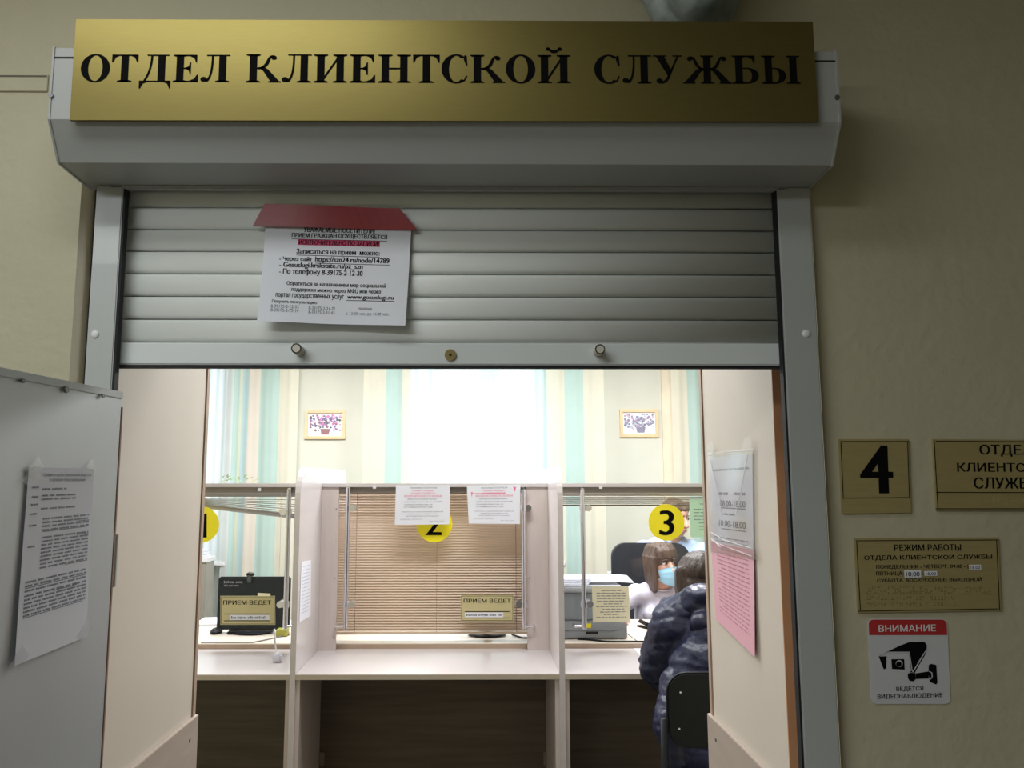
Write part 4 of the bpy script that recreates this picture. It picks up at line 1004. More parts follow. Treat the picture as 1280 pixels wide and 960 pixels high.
p = onZ(806, 818, ZC); b = bx((p.x - .03, p.y - .06, ZC + .0005), (p.x + .14, p.y + .12, ZC + .003)); tag(obj('paper_sheet', b, M_PAPER), 'white sheet on the right countertop under the sleeve of the jacket', 'paper')

# ------------------------------------------------------------ BACK WALL: PICTURES, CURTAINS, RADIATOR
def picture(x0, y0, x1, y1, label, seed, pal, basket):
    Y = YB - .004; c = onY((x0 + x1) / 2, y1, YB)
    t = thing('framed_picture', (c.x, YB, c.z), label, 'picture')
    a, d = onY(x0, y0, YB - .015), onY(x1, y1, YB - .015); X0, Z1, X1, Z0 = a.x, a.z, d.x, d.z; f = .026
    b = NB(); box(b, (X0, YB - .022, Z0), (X0 + f, YB, Z1), .002); box(b, (X1 - f, YB - .022, Z0), (X1, YB, Z1), .002); box(b, (X0 + f, YB - .022, Z0), (X1 - f, YB, Z0 + f), .002); box(b, (X0 + f, YB - .022, Z1 - f), (X1 - f, YB, Z1), .002)
    obj('frame', b, M_FRAME, t); obj('print', bx((X0 + f, YB - .008, Z0 + f), (X1 - f, YB - .001, Z1 - f)), mat('print_ground', (232, 234, 246), .5), t)
    rn = random.Random(seed); W_, H_ = X1 - X0 - 2 * f, Z1 - Z0 - 2 * f
    bms = [NB() for _ in pal]
    for k in range(120):
        i = rn.randrange(len(pal)); cx, cz = X0 + f + W_ * min(.93, max(.07, rn.gauss(.5, .25))), Z0 + f + H_ * min(.9, max(.25, rn.gauss(.6, .2))); r = rn.uniform(.005, .014)
        n = 10; vs = [bms[i].verts.new((cx + r * (1 + .3 * math.cos(5 * j * .628)) * math.cos(-j * .628) * .9, YB - .0085 - .00002 * k, cz + r * (1 + .3 * math.sin(3 * j)) * math.sin(-j * .628) * .8)) for j in range(n)]; bms[i].faces.new(vs)
    vx = X0 + f + W_ * basket; i = len(pal) - 1; vs = [bms[i].verts.new((vx + x, YB - .0105, Z0 + f + z)) for x, z in ((-.04, .06), (.04, .06), (.03, .012), (-.03, .012))]; bms[i].faces.new(vs[::-1])
    for bm, cc in zip(bms, pal):
        bmesh.ops.recalc_face_normals(bm, faces=bm.faces); obj('flower_print', bm, mat('flower_%d_%d_%d' % cc, cc, .6, var=.1), t, kind='stuff')
picture(381.5, 512.5, 431.5, 549, 'framed flower basket picture in pink and violet on the back wall left', 3, [(196, 130, 180), (140, 120, 170), (216, 170, 200), (110, 96, 120), (90, 100, 100), (150, 110, 110)], .5)
picture(774.5, 511.5, 823.5, 546.5, 'framed pale grey flower vase picture on the back wall right', 8, [(150, 150, 176), (186, 190, 210), (214, 170, 190), (120, 124, 150), (140, 136, 158)], .55)
def cmat(n, c, tr): return mat('curtain_' + n, c, .8, var=.02, trans=tr)
K = {'m': cmat('mint', (194, 218, 212), .35), 'c': cmat('cream', (230, 226, 210), .35), 'w': cmat('white', (232, 236, 236), .45), 'y': cmat('yellow', (226, 230, 206), .35), 'b': cmat('blue', (198, 222, 226), .35), 'p': cmat('peach', (232, 222, 210), .35),
     'S': cmat('sheer_white', (240, 246, 246), .8), 'T': cmat('sheer_mint', (224, 244, 240), .78)}
def curtain(name, label, Y, stripes, amp=.008, lam=.16, z0=.03, z1=2.93, seed=0):
    X = [PX(s[0], 560, Y) for s in stripes]; t = thing(name, ((X[0] + X[-1]) / 2, Y, z0), label, 'curtain')
    b = NB(); keys = []; cols = []
    n = max(8, int((X[-1] - X[0]) / .011)); rn = random.Random(seed); ph = rn.uniform(0, 6)
    zz = [z0 + (z1 - z0) * k / 10 for k in range(11)]
    gx = [X[0] + (X[-1] - X[0]) * i / n for i in range(n + 1)]
    V = [[b.verts.new((x, Y + amp * math.sin(x / lam * 6.283 + ph + .4 * math.sin(z * 1.3)) * (1 - .3 * z / z1) + .3 * amp * math.sin(x / lam * 15 + z * .5), z)) for z in zz] for x in gx]
    for i in range(n):
        xm = (gx[i] + gx[i + 1]) / 2; s = 0
        while s < len(X) - 2 and xm > X[s + 1]: s += 1
        k = stripes[s][1]
        if k not in keys: keys.append(k)
        for j in range(10):
            f = b.faces.new((V[i][j], V[i + 1][j], V[i + 1][j + 1], V[i][j + 1])); f.material_index = keys.index(k); f.smooth = True
    obj('cloth', b, [K[k] for k in keys], t)
    obj('rod', tube(NB(), [(X[0], Y, z1 + .015), (X[-1], Y, z1 + .015)], .012, 8), M_WHITEP, t)
curtain('curtain', 'striped mint and cream curtain at far left of the back wall', 6.32, [(281, 'w'), (289, 'm'), (296, 'y'), (300, 'b'), (308, 'p'), (322, 'm'), (346, 'c'), (371, '')], seed=1)
curtain('curtain', 'mint and cream curtain left of the bright middle window', 6.32, [(453, 'c'), (480, 'm'), (502, 'c'), (512, '')], seed=2)
curtain('sheer_curtain', 'bright sheer white curtain across the middle window', 6.38, [(500, 'S'), (532, 'T'), (546, 'S'), (602, 'T'), (622, 'S'), (664, 'T'), (684, 'S'), (700, '')], seed=3, lam=.06, amp=.01)
curtain('curtain', 'cream and mint curtain right of the bright middle window', 6.32, [(684, 'c'), (707, 'm'), (731, 'c'), (756, '')], seed=4)
curtain('curtain', 'narrow cream and mint curtain by the right jamb', 6.32, [(841, 'c'), (862, 'm'), (900, 'c'), (940, '')], seed=5)
curtain('sheer_curtain', 'white sheer curtain over the far left window', 6.38, [(130, 'S'), (262, 'S'), (284, '')], seed=6, lam=.06, amp=.008)
# pilaster strips either side of the wall pieces
struct('trim_7', bx((PX(828, 560, YB), YB - .03, 0), (PX(841, 560, YB), YB, 3.0)), mat('pilaster', (222, 210, 188), .7))
# pipe
tag(obj('heating_pipe', tube(NB(), [(.6, YB - .05, PZ(717, 6.45)), (1.5, YB - .05, PZ(717, 6.45))], .018, 10), M_WHITEP, smooth=True), 'white heating pipe low on the back wall behind the right desk', 'pipe')
t = thing('radiator', (-2.5, YB - .08, .1), 'ribbed white radiator under the far left window', 'radiator')
for k in range(9): obj('rib', bx((-3.0 + k * .1, YB - .085, .15), (-2.92 + k * .1, YB - .02, .78), .015), M_WHITEP, t)
obj('pipe', tube(NB(), [(-3.1, YB - .055, .84), (-2.0, YB - .055, .84)], .02, 10), M_WHITEP, t)
# cabinet at far left and papers
p = onY(268, 700, 6.2); t = thing('filing_cabinet', (p.x - .3, 6.1, 0), 'low grey cabinet with white top behind the digit 1 sticker', 'cabinet')
obj('body', bx((p.x - .55, 6.02, .02), (p.x - .0, 6.2, PZ(703, 6.02)), .004), mat('cabinet_taupe', (150, 146, 136), .5), t); obj('top', bx((p.x - .56, 6.01, PZ(703, 6.02)), (p.x + .005, 6.21, PZ(697, 6.02)), .003), M_WHITEP, t)
obj('door', bx((p.x - .27, 6.012, .06), (p.x - .01, 6.02, PZ(706, 6.02)), .002), mat('cabinet_taupe', (150, 146, 136)), t)
z_ = PZ(697, 6.02)
for k in range(3): tag(obj('paper_stack', bx((p.x - .24 + .01 * k, 6.03, z_ + .001 + .018 * k), (p.x - .02 - .01 * k, 6.18, z_ + .017 + .018 * k), .002), M_PAPER), 'white papers on the low cabinet, %s of three' % ('lowest', 'middle', 'topmost')[k], 'paper')
# sprig on the partition
t = thing('plant_sprig', onY(300, 607, YP + .03), 'thin pale green sprig lying on top of the left partition rail', 'plant')
zt_ = PZ(604.2, YP - .03)
rn = random.Random(5); b = NB(); P = [(PX(272, 600, 3.94) + .16 * k / 5 * 1.3, 3.94, zt_ + .004 + .02 * math.sin(k * .9) ** 2) for k in range(6)]; tube(b, P, .0015, 5); obj('stem', b, M_LEAF, t)
for k in range(14):
    f = rn.random(); x = P[0][0] + .2 * f; c = Vector((x, 3.94 + rn.uniform(-.01, .01), zt_ + .012 + .02 * rn.random())); d = Vector((rn.uniform(-.5, 1), rn.uniform(-.3, .3), rn.uniform(0, .8))).normalized(); n = d.cross(Vector((0, 1, 0))).normalized()
    b = NB(); L_ = rn.uniform(.015, .03); vs = [b.verts.new(c), b.verts.new(c + d * L_ * .5 + n * .003), b.verts.new(c + d * L_), b.verts.new(c + d * L_ * .5 - n * .003)]; b.faces.new(vs); obj('leaf', b, M_LEAF, t)

# ------------------------------------------------------------ CHAIRS
t = thing('visitor_chair', (.95, 3.0, 0), 'black plastic stacking chair under the visitor in navy jacket', 'chair')
YCB = 2.83; cx0 = PX(834, 880, YCB); cx1 = cx0 + .46; zt_, zb = PZ(841, YCB, 860), PZ(936, YCB, 860)
def rpanel(x0, x1, z0, z1, y, th, r, curve=.02, nseg=6):
    bm = NB(); pts = []
    for cx, cz, a in ((x0 + r, z1 - r, 90), (x0 + r, z0 + r, 180), (x1 - r, z0 + r, 270), (x1 - r, z1 - r, 0)):
        for k in range(nseg + 1): tt = R(a + 90 * k / nseg); pts.append((cx + r * math.cos(tt), cz + r * math.sin(tt)))
    xc = (x0 + x1) / 2; hw = (x1 - x0) / 2
    f = bm.faces.new([bm.verts.new((x, y, z)) for x, z in pts])
    g = bmesh.ops.extrude_face_region(bm, geom=[f]); 
    for v in [e for e in g['geom'] if isinstance(e, bmesh.types.BMVert)]: v.co.y += th
    bmesh.ops.recalc_face_normals(bm, faces=bm.faces); es = [e for e in bm.edges if len(e.link_faces) == 2 and abs(e.verts[0].co.y - e.verts[1].co.y) < 1e-6]
    bmesh.ops.bevel(bm, geom=es, offset=min(.006, th * .4), segments=2, affect='EDGES')
    return bm
bk = obj('backrest', rpanel(cx0, cx1, zb, zt_, YCB, .022, .07), M_BLKP, t)
for u, v in ((850.5, 865.5), (849, 911)):
    c = onY(u, v, YCB - .001); obj('rivet', disc(NB(), c, (0, -1, 0), .0035, .002, 10), M_WHITEP, bk)
obj('seat', rpanel(0, 1, 0, 1, 0, .03, .1), M_BLKP, t)
so = [o for o in bpy.data.objects if o.name.startswith('seat')][-1]
for v in so.data.vertices:
    x, y, z = v.co; v.co = Vector((cx0 + .0 + .46 * x, YCB + .05 + .42 * z, .43 + y))
for s in (0, 1):
    X = cx0 - .012 + (.484 if s else 0)
    b = NB(); tube(b, [(X, YCB - .04, .0), (X, YCB + .012, .45), (X, YCB + .0, zb + .1)], .0125, 10); obj('leg', b, M_BLKP, t, smooth=True)
    b = NB(); tube(b, [(X, YCB + .44, .0), (X, YCB + .42, .42), (X, YCB + .40, .437), (X, YCB + .012, .437)], .0125, 10); obj('leg', b, M_BLKP, t, smooth=True)
b = NB(); tube(b, [(cx0 - .012, YCB + .1, .425), (cx1 + .012, YCB + .1, .425)], .011, 8); obj('crossbar', b, M_BLKP, t)
# office chair behind the woman
YOC = 5.12
t = thing('office_chair', (.98, 5.0, 0), 'black high-backed office chair behind the masked woman', 'chair')
a, d = onY(765, 679, YOC), onY(829, 679, YOC)
obj('backrest', rpanel(a.x, a.x + .5, .58, a.z, YOC, .06, .09), M_BLKF, t)
obj('seat', bx((a.x, YOC - .46, .36), (a.x + .5, YOC + .02, .44), .03), M_BLKF, t)
obj('column', tube(NB(), [(a.x + .25, YOC - .2, .08), (a.x + .25, YOC - .2, .36)], .03, 12), M_BLKP, t); obj('back_bar', bx((a.x + .21, YOC + .05, .44), (a.x + .29, YOC + .07, .75), .005), M_BLKP, t)
for k in range(5):
    an = R(72 * k + 10); c = Vector((a.x + .25, YOC - .2, .08)); e = c + Vector((math.cos(an) * .26, math.sin(an) * .26, -.02)); lg = obj('leg', tube(NB(), [c, e], .018, 8, [.024, .014]), M_BLKP, t); obj('castor', ell(NB(), e + Vector((0, 0, -.03)), (.025, .02, .028)), M_BLKP, lg, smooth=True)

# ------------------------------------------------------------ PEOPLE
def head_prims(b):
    ell(b, (0, .012, .035), (.074, .092, .082)); ell(b, (0, -.02, -.025), (.060, .068, .082)); ell(b, (0, -.038, -.085), (.036, .036, .028))
    capsule(b, (0, -.085, .01), (0, -.102, -.03), .009, .013); capsule(b, (0, -.06, -.062), (0, -.07, -.062), .022, .02)
    for s in (-1, 1): ell(b, (s * .072, .01, -.005), (.010, .018, .03))
def face_disp(p, n):
    for s in (-1, 1):
        d = (p - Vector((s * .030, -.078, .012))); k = math.exp(-(d.x ** 2 / .00026 + d.z ** 2 / .00016)) if p.y < -.03 else 0
        p = p + Vector((0, .010 * k, 0))
    d = p - Vector((0, -.09, -.058))
    if p.y < -.05: p = p + Vector((0, .004 * math.exp(-(d.z ** 2 / .00001 + d.x ** 2 / .0006)), 0))
    return p
def face_parts(t, X, mask=False, brow=M_HAIRB):
    for s in (-1, 1):
        b = NB(); ell(b, (s * .030, -.066, .012), (.0125, .012, .009)); [setattr(v, 'co', X @ v.co) for v in b.verts]; e = obj('eye', b, M_EYE, t, smooth=True)
        b = NB(); ell(b, (s * .030 + .002, -.0765, .011), (.0068, .003, .0062)); [setattr(v, 'co', X @ v.co) for v in b.verts]; obj('iris', b, M_IRIS, e, smooth=True)
        b = NB(); tube(b, [(s * .017, -.0745, .019), (s * .030, -.081, .023), (s * .043, -.071, .018)], .0022, 6); [setattr(v, 'co', X @ v.co) for v in b.verts]; obj('eyelid', b, M_HAIRD, e)
        b = NB(); tube(b, [(s * .014, -.086, .031), (s * .030, -.086, .037), (s * .047, -.071, .031)], .004, 6, [.003, .004, .002]); [setattr(v, 'co', X @ v.co) for v in b.verts]; obj('eyebrow', b, brow, t)
    if not mask:
        b = NB(); ell(b, (0, -.088, -.057), (.021, .006, .004)); ell(b, (0, -.087, -.064), (.018, .006, .005)); [setattr(v, 'co', X @ v.co) for v in b.verts]; obj('mouth', b, M_LIP, t, smooth=True)
def hand(b, w_, d, side, up=Vector((0, 0, 1)), k=1.0):
    """palm plus four unequal bent fingers and a thumb from the side; w_ wrist, d pointing direction"""
    d = d.normalized(); s = d.cross(up).normalized() * side; u = s.cross(d).normalized() if side > 0 else d.cross(s).normalized()
    if u.z < 0: u = -u
    for o in (-.024, -.008, .008, .024): capsule(b, w_ + d * .01 + s * o * .7, w_ + d * .075 + s * o, .013, .012)
    for o, L_ in ((-.028, .055), (-.0095, .068), (.0095, .072), (.028, .062)):
        a = w_ + d * .082 + s * o; m = a + (d * .85 - u * .25) * L_ * .5 + s * o * .1; e = m + (d * .55 - u * .75) * L_ * .5
        capsule(b, a, m, .009, .0082, 8); capsule(b, m, e, .0082, .0068, 8)
    a = w_ + d * .03 + s * .03; m = a + (d * .6 + s * .8 - u * .2).normalized() * .04; e = m + (d * .95 + s * .15 - u * .2).normalized() * .03
    capsule(b, a, m, .012, .0098, 8); capsule(b, m, e, .0095, .008, 8)

# --- masked woman
HY = 4.82
hc = onY(828, 704, HY)
t = thing('person', (hc.x, HY + .1, .45), 'seated woman in white blouse and blue face mask at right desk', 'person')
X = Matrix.Translation(hc) @ Matrix.Rotation(R(22), 4, 'Z') @ Matrix.Rotation(R(3), 4, 'X') @ Matrix.Rotation(R(-5), 4, 'Y')
sh = lambda u, v, y: onY(u, v, y)
LS, RS = Vector((hc.x - .155, HY + .05, hc.z - .185)), Vector((hc.x + .165, HY + .05, hc.z - .195))
el1, el2 = Vector((hc.x - .29, HY - .05, .862)), Vector((hc.x + .28, HY - .12, .862))
w1, w2 = Vector((hc.x - .34, HY - .27, ZK + .04)), Vector((hc.x + .06, HY - .33, ZK + .035))
b = NB(); head_prims(b); [setattr(v, 'co', X @ v.co) for v in b.verts]
nk = X @ Vector((0, .02, -.06)); capsule(b, nk, Vector((hc.x + .0, HY + .06, hc.z - .17)), .05, .056)
capsule(b, LS, RS, .05, .05); ell(b, (hc.x, HY + .08, hc.z - .32), (.14, .09, .2)); ell(b, (hc.x, HY + .12, .60), (.16, .12, .14))
for S, e, w_, s in ((LS, el1, w1, -1), (RS, el2, w2, 1)): capsule(b, S, e, .044, .036); capsule(b, e, w_, .036, .023); hand(b, w_, Vector((.3 * -s, -1, 0)), -s)
for s in (-1, 1): capsule(b, (hc.x + s * .09, HY + .12, .52), (hc.x + s * .1, HY - .28, .52), .08, .06); capsule(b, (hc.x + s * .1, HY - .28, .52), (hc.x + s * .1, HY - .26, .08), .055, .035); capsule(b, (hc.x + s * .1, HY - .26, .035), (hc.x + s * .1, HY - .4, .03), .03, .028)
Xi = X.inverted()
organic('body', b, M_SKIN, t, .0065, 2, lambda p, n: X @ face_disp(Xi @ p, n) if (p - hc).length < .16 else p)
face_parts(t, X, True)
b = NB(); capsule(b, LS + Vector((.02, 0, -.01)), RS + Vector((-.02, 0, -.01)), .062, .062); capsule(b, LS + Vector((.06, 0, .03)), RS + Vector((-.06, 0, .03)), .04, .04)
ell(b, (hc.x, HY + .075, hc.z - .33), (.165, .115, .21)); ell(b, (hc.x, HY + .1, .60), (.175, .135, .12)); capsule(b, LS, LS.lerp(el1, .62), .062, .058); capsule(b, RS, RS.lerp(el2, .62), .062, .058)
for s in (-1, 1): ell(b, (hc.x + s * .065, HY - .02, hc.z - .3), (.06, .055, .06))
def wr(p, n): return p + n * .006 * noise.noise(Vector((p.x * 9, p.y * 9, p.z * 14)))
organic('blouse', b, M_BLOUSE, t, .009, 4, wr)
e = LS.lerp(el1, .62 + .08); d = (el1 - LS).normalized(); b = NB(); tube(b, [e + d * .018, e + d * .028], .056, 20); obj('cuff_trim', b, M_TRIM, t, smooth=True)
b = NB(); cn = Vector((hc.x + .0, HY + .035, hc.z - .148)); tube(b, [cn + Vector((.062 * math.cos(a_), .05 * math.sin(a_), -.012 * -math.sin(a_))) for a_ in [k * math.pi / 10 for k in range(21)]], .006, 6); obj('collar', b, M_BLOUSE, t, smooth=True)
b = NB()
for k in range(5): ell(b, (hc.x + .005, HY - .045 + .002 * k, hc.z - .22 - .055 * k), (.005, .004, .005))
obj('button', b, M_WHITEP, t)
# trousers cover the legs
b = NB(); ell(b, (hc.x, HY + .12, .56), (.185, .145, .11))
for s in (-1, 1): capsule(b, (hc.x + s * .09, HY + .1, .53), (hc.x + s * .1, HY - .28, .53), .092, .07); capsule(b, (hc.x + s * .1, HY - .28, .53), (hc.x + s * .1, HY - .26, .12), .068, .05)
organic('skirt', b, M_NAVYT, t, .014, 3)
# hair
b = NB(); ell(b, (0, .018, .042), (.086, .1, .086)); ell(b, (0, .055, -.03), (.078, .055, .1))
for s in (-1, 1):
    for k in range(7): y = -.03 + k * .018; capsule(b, (s * .05, y * .8, .098), (s * .074, y, .03), .02, .017); capsule(b, (s * .074, y, .04), (s * (.084 - .003 * k), y - .004, -.15 - .006 * (k % 2)), .017, .011)
for k in range(13): x = -.06 + .01 * k; capsule(b, (x * .6, -.035, .108), (x * .9, -.072 + abs(x) * .3, .082), .016, .012); capsule(b, (x * .9, -.072 + abs(x) * .3, .082), (x, -.087 + abs(x) * .45, .044), .012, .007)
organic('hair', b, M_HAIRB, t, .0055, 2, lambda p, n: p + n * .003 * noise.noise(Vector((p.x * 90, p.y * 90, p.z * 8))), xf=X)
# mask
b = NB(); nu, nv = 16, 12; G = []
for lay in (0, 1):
    g = []
    for i in range(nu + 1):
        r_ = []
        for j in range(nv + 1):
            u = (i / nu - .5) * 2; v = j / nv; an = u * 1.15
            rx = .068 - .012 * v; ry = .1 - .012 * abs(2 * v - .9) ** 1.5; z = -.008 - .112 * v * (1 - .22 * u * u) - .022 * u * u * (1 - v)
            ry += .006 * math.exp(-(u * 5) ** 2) * (1 - v)
            y = -ry * math.cos(an) ** 1.0 * 1.04 - .006 + .0018 * math.sin(v * 20); r_.append(b.verts.new((rx * math.sin(an) * 1.02, y + .002 * lay, z)))
        g.append(r_)
    G.append(g)
for i in range(nu):
    for j in range(nv):
        b.faces.new((G[0][i][j], G[0][i][j + 1], G[0][i + 1][j + 1], G[0][i + 1][j])); b.faces.new((G[1][i][j], G[1][i + 1][j], G[1][i + 1][j + 1], G[1][i][j + 1]))
[setattr(v, 'co', X @ v.co) for v in b.verts]; mk = obj('face_mask', b, M_MASK, t, smooth=True)
b = NB()
for s in (-1, 1): tube(b, [(s * .064, -.045, -.028), (s * .074, -.01, .0), (s * .078, .018, .01)], .0014, 5); tube(b, [(s * .058, -.045, -.088), (s * .07, -.01, -.05), (s * .078, .018, -.01)], .0014, 5)
[setattr(v, 'co', X @ v.co) for v in b.verts]; obj('ear_loop', b, M_WHITEP, mk)

# --- man standing behind, bent slightly forward
MY = 5.55
hc2 = onY(845, 648, MY)
t = thing('person', (hc2.x, MY + .15, 0), 'man with short brown hair and light blue shirt behind digit 3', 'person')
X = Matrix.Translation(hc2) @ Matrix.Rotation(R(32), 4, 'Z') @ Matrix.Rotation(R(10), 4, 'X') @ Matrix.Scale(1.08, 4)
LS, RS = Vector((hc2.x - .21, MY + .1, hc2.z - .22)), Vector((hc2.x + .19, MY + .02, hc2.z - .23))
el1, el2 = LS + Vector((-.06, .0, -.29)), RS + Vector((.07, -.05, -.28)); w1, w2 = el1 + Vector((.02, -.18, -.16)), el2 + Vector((-.06, -.2, -.12))
b = NB(); head_prims(b); [setattr(v, 'co', X @ v.co) for v in b.verts]
capsule(b, X @ Vector((0, .02, -.06)), Vector((hc2.x, MY + .09, hc2.z - .18)), .06, .065); capsule(b, LS, RS, .055, .055)
hip = Vector((hc2.x - .02, MY + .32, .86)); capsule(b, Vector((hc2.x, MY + .12, hc2.z - .3)), hip, .15, .14)
for S, e, w_, s in ((LS, el1, w1, -1), (RS, el2, w2, 1)): capsule(b, S, e, .052, .042); capsule(b, e, w_, .042, .028); hand(b, w_, Vector((.1 * -s, -1, -.5)), -s)
for s in (-1, 1): capsule(b, hip + Vector((s * .09, 0, 0)), hip + Vector((s * .1, -.05, -.4)), .09, .06); capsule(b, hip + Vector((s * .1, -.05, -.4)), (hip.x + s * .1, hip.y, .09), .06, .04); capsule(b, (hip.x + s * .1, hip.y + .02, .04), (hip.x + s * .11, hip.y - .16, .035), .036, .032)
Xi2 = X.inverted()
organic('body', b, M_SKIN, t, .008, 2, lambda p, n: X @ face_disp(Xi2 @ p, n) if (p - hc2).length < .17 else p)
face_parts(t, X, False, M_HAIRM)
b = NB(); capsule(b, LS + Vector((.02, 0, -.01)), RS + Vector((-.02, 0, -.01)), .07, .07); capsule(b, LS + Vector((.08, 0, .04)), RS + Vector((-.08, 0, .04)), .045, .045); capsule(b, Vector((hc2.x, MY + .11, hc2.z - .34)), hip + Vector((0, 0, .03)), .175, .16)
for S, e, w_ in ((LS, el1, w1), (RS, el2, w2)): capsule(b, S, e, .068, .056); capsule(b, e, e.lerp(w_, .9), .056, .042)
organic('shirt', b, M_SHIRT, t, .011, 4, wr)
b = NB()
for s in (-1, 1): tube(b, [Vector((hc2.x + s * .075, MY + .11, hc2.z - .14)), Vector((hc2.x + s * .065, MY + .04, hc2.z - .145)), Vector((hc2.x + s * .02, MY + .005, hc2.z - .185))], .014, 8, [.012, .016, .01])
obj('collar', b, M_SHIRT, t, smooth=True)
b = NB(); ell(b, hip, (.19, .15, .12))
for s in (-1, 1): capsule(b, hip + Vector((s * .09, 0, 0)), hip + Vector((s * .1, -.05, -.4)), .1, .07); capsule(b, hip + Vector((s * .1, -.05, -.4)), (hip.x + s * .1, hip.y, .1), .07, .055)
organic('trousers', b, M_NAVYT, t, .016, 3)
b = NB(); ell(b, (0, .02, .05), (.08, .095, .078)); ell(b, (0, .06, -.01), (.072, .045, .06))
for k in range(9): x = -.056 + .014 * k; capsule(b, (x, -.045, .1), (x, -.07 + abs(x) * .3, .074), .016, .010)
organic('hair', b, M_HAIRM, t, .007, 2, lambda p, n: p + n * .003 * noise.noise(p * 70), xf=X)

# --- visitor in navy puffer jacket, seen from behind
VX, VY = .965, 3.1
hc3 = onY(874, 729, 3.31)
t = thing('person', (VX, VY, .47), 'seated visitor with dark hair in navy quilted jacket seen from behind', 'person')
X = Matrix.Translation(hc3) @ Matrix.Rotation(R(180 - 10), 4, 'Z') @ Matrix.Rotation(R(12), 4, 'X')
LS, RS = Vector((.775, 3.16, 1.045)), Vector((1.155, 3.16, 1.045))
el1, el2 = Vector((.75, 3.27, .865)), Vector((1.22, 3.28, .865)); w1, w2 = Vector((.84, 3.50, ZC + .068)), Vector((1.12, 3.5, ZC + .068))
b = NB(); head_prims(b); [setattr(v, 'co', X @ v.co) for v in b.verts]
capsule(b, X @ Vector((0, .02, -.05)), (VX, 3.19, 1.08), .055, .06); capsule(b, LS, RS, .05, .05); capsule(b, (VX, 3.15, 1.0), (VX, 3.06, .58), .13, .14)
for S, e, w_, s in ((LS, el1, w1, -1), (RS, el2, w2, 1)): capsule(b, S, e, .048, .04); capsule(b, e, w_, .04, .026); hand(b, w_, Vector((.25 * -s, 1, 0)), s)
for s in (-1, 1): capsule(b, (VX + s * .09, 3.05, .545), (VX + s * .1, 3.43, .54), .08, .06); capsule(b, (VX + s * .1, 3.43, .54), (VX + s * .1, 3.4, .09), .055, .038); capsule(b, (VX + s * .1, 3.38, .04), (VX + s * .1, 3.56, .035), .036, .032)
Xi3 = X.inverted()
organic('body', b, M_SKIN, t, .008, 2, lambda p, n: X @ face_disp(Xi3 @ p, n) if (p - hc3).length < .14 else p)
face_parts(t, X, False, M_HAIRD)
# jacket
def quilt(p, n):
    f = 1.0
    zz = (p.z + .10 * abs(p.x - VX) * (1 if p.x < VX else 1) + .10 * p.y + .008 * math.sin(p.x * 23)) / .088
    fr = zz - math.floor(zz); a = 1 - abs(2 * fr - 1) ** 4.0
    xx = (p.x + (.5 if int(math.floor(zz)) % 2 else 0) * .16 + .05 * p.z) / .16; fx = xx - math.floor(xx); a *= .72 + .28 * (1 - abs(2 * fx - 1) ** 6)
    w_ = noise.noise(Vector((p.x * 22 + p.z * 10, p.y * 14, p.z * 34))) * .0055 + noise.noise(Vector((p.x * 50 - p.z * 30, p.y * 30, p.z * 60))) * .0025
    return p + n * (.0065 * a - .002 + w_)
b = NB()
capsule(b, LS + Vector((.03, 0, -.005)), RS + Vector((-.03, 0, -.005)), .085, .085); capsule(b, (VX, 3.13, .98), (VX, 3.05, .6), .19, .2); ell(b, (VX, 3.08, .88), (.235, .165, .2)); ell(b, (VX, 3.04, .64), (.26, .18, .14))
for s in (-1, 1): capsule(b, (VX + s * .1, 3.05, .58), (VX + s * .12, 3.34, .56), .12, .09)
capsule(b, (VX - .1, 3.13, 1.13), LS + Vector((.01, 0, .0)), .075, .088); capsule(b, LS, el1, .092, .092); capsule(b, LS.lerp(el1, .5), LS.lerp(el1, .8) , .094, .094); capsule(b, LS.lerp(el1, .5) + Vector((.05, -.01, 0)), el1 + Vector((.05, -.03, -.03)), .08, .08); capsule(b, el1, w1, .078, .055); capsule(b, RS, el2, .088, .078); capsule(b, el2, w2, .075, .055)
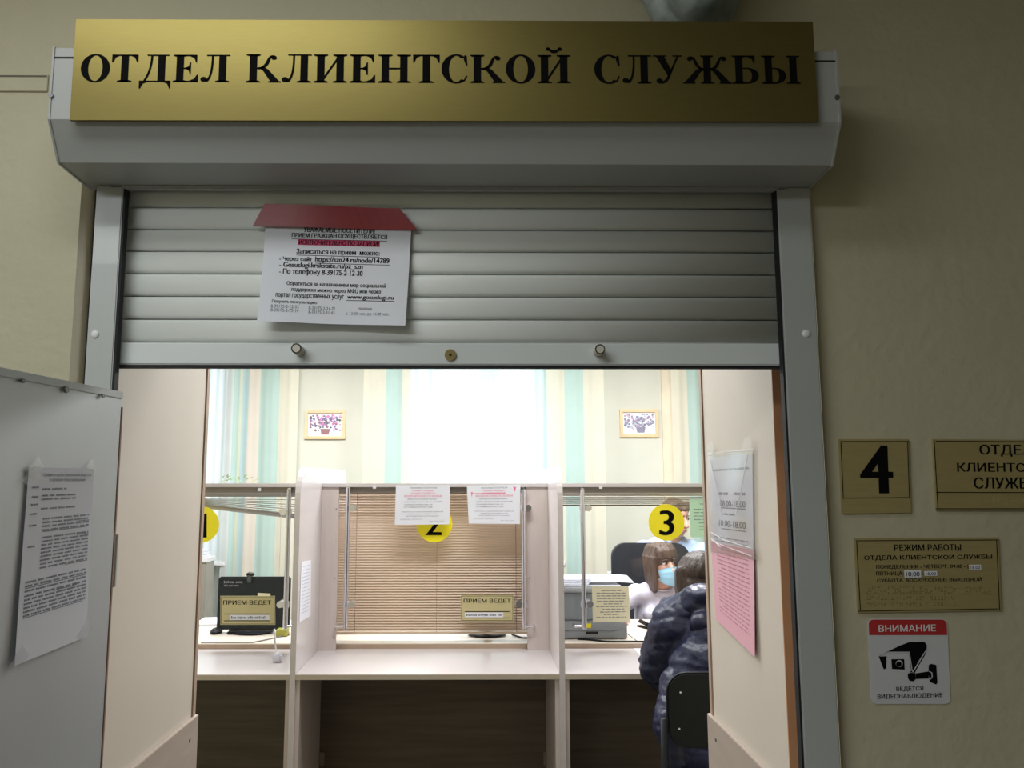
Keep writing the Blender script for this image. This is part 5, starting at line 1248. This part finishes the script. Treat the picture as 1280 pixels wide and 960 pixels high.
# tail of the coat hanging at the left of the seat
capsule(b, (VX - .19, 3.08, .84), (VX - .255, 3.0, .72), .075, .06); capsule(b, (VX - .255, 3.0, .72), (VX - .235, 2.98, .6), .06, .035)
organic('jacket', b, M_PUFF, t, .0085, 3, quilt)
b = NB(); pts = [(VX - .17, 3.26, 1.10), (VX - .175, 3.17, 1.115), (VX - .13, 3.09, 1.145), (VX - .05, 3.05, 1.165), (VX + .05, 3.05, 1.165), (VX + .13, 3.09, 1.145), (VX + .175, 3.17, 1.115), (VX + .17, 3.26, 1.10)]
for a_, c_ in zip(pts, pts[1:]): capsule(b, a_, c_, .05, .05)
ell(b, (VX, 3.045, 1.05), (.165, .065, .105)); ell(b, (VX, 3.12, 1.17), (.14, .09, .05))
organic('hood', b, M_PUFF, t, .0075, 2, lambda p, n: p + n * (.008 * math.sin(p.z * 60 + p.x * 14) + .008 * noise.noise(p * 26)))
b = NB(); ell(b, (0, .02, .04), (.09, .108, .09)); ell(b, (0, .06, -.03), (.088, .06, .1)); ell(b, (0, .075, -.09), (.07, .05, .06))
for s in (-1, 1):
    for k in range(5): y = -.04 + k * .028; capsule(b, (s * .076, y, .04), (s * (.08), y + .01, -.13), .022, .014)
organic('hair', b, M_HAIRD, t, .006, 2, lambda p, n: p + n * .004 * noise.noise(Vector((p.x * 80, p.y * 80, p.z * 10))), xf=X)
b = NB(); ell(b, (VX, 3.05, .555), (.17, .14, .09))
for s in (-1, 1): capsule(b, (VX + s * .09, 3.05, .55), (VX + s * .1, 3.44, .55), .09, .07); capsule(b, (VX + s * .1, 3.44, .55), (VX + s * .1, 3.4, .12), .068, .052)
organic('trousers', b, M_NAVYT, t, .014, 3)
b = NB()
for s in (-1, 1): capsule(b, (VX + s * .1, 3.36, .045), (VX + s * .1, 3.58, .04), .044, .04); capsule(b, (VX + s * .1, 3.39, .05), (VX + s * .1, 3.4, .16), .05, .052)
organic('boots', b, M_BLKP, t, .01, 2)

G = {'number_sticker': 'numbered yellow stickers on the glass', 'name_plate': 'gold name plates on the glass', 'glass_notice': 'white notices on the partition', 'curtain': 'striped curtains on the back wall', 'sheer_curtain': 'sheer curtains over the windows', 'window_blind': 'blinds behind the partition', 'staff_desk': 'staff desks behind the glass', 'framed_picture': 'flower pictures on the back wall', 'desk_cable': 'cables on the staff desks', 'paper_sheet': 'loose sheets on the desks', 'paper_stack': 'small stacks of papers', 'wall_socket': 'sockets under the middle counter', 'divider_notice': 'sheets on the dividers', 'monitor': 'monitors on the staff desks'}
for o in bpy.data.objects:
    if 'org' in o: del o['org']
    k = o.name.split('.')[0]
    if k in G and 'category' in o: o['group'] = G[k]
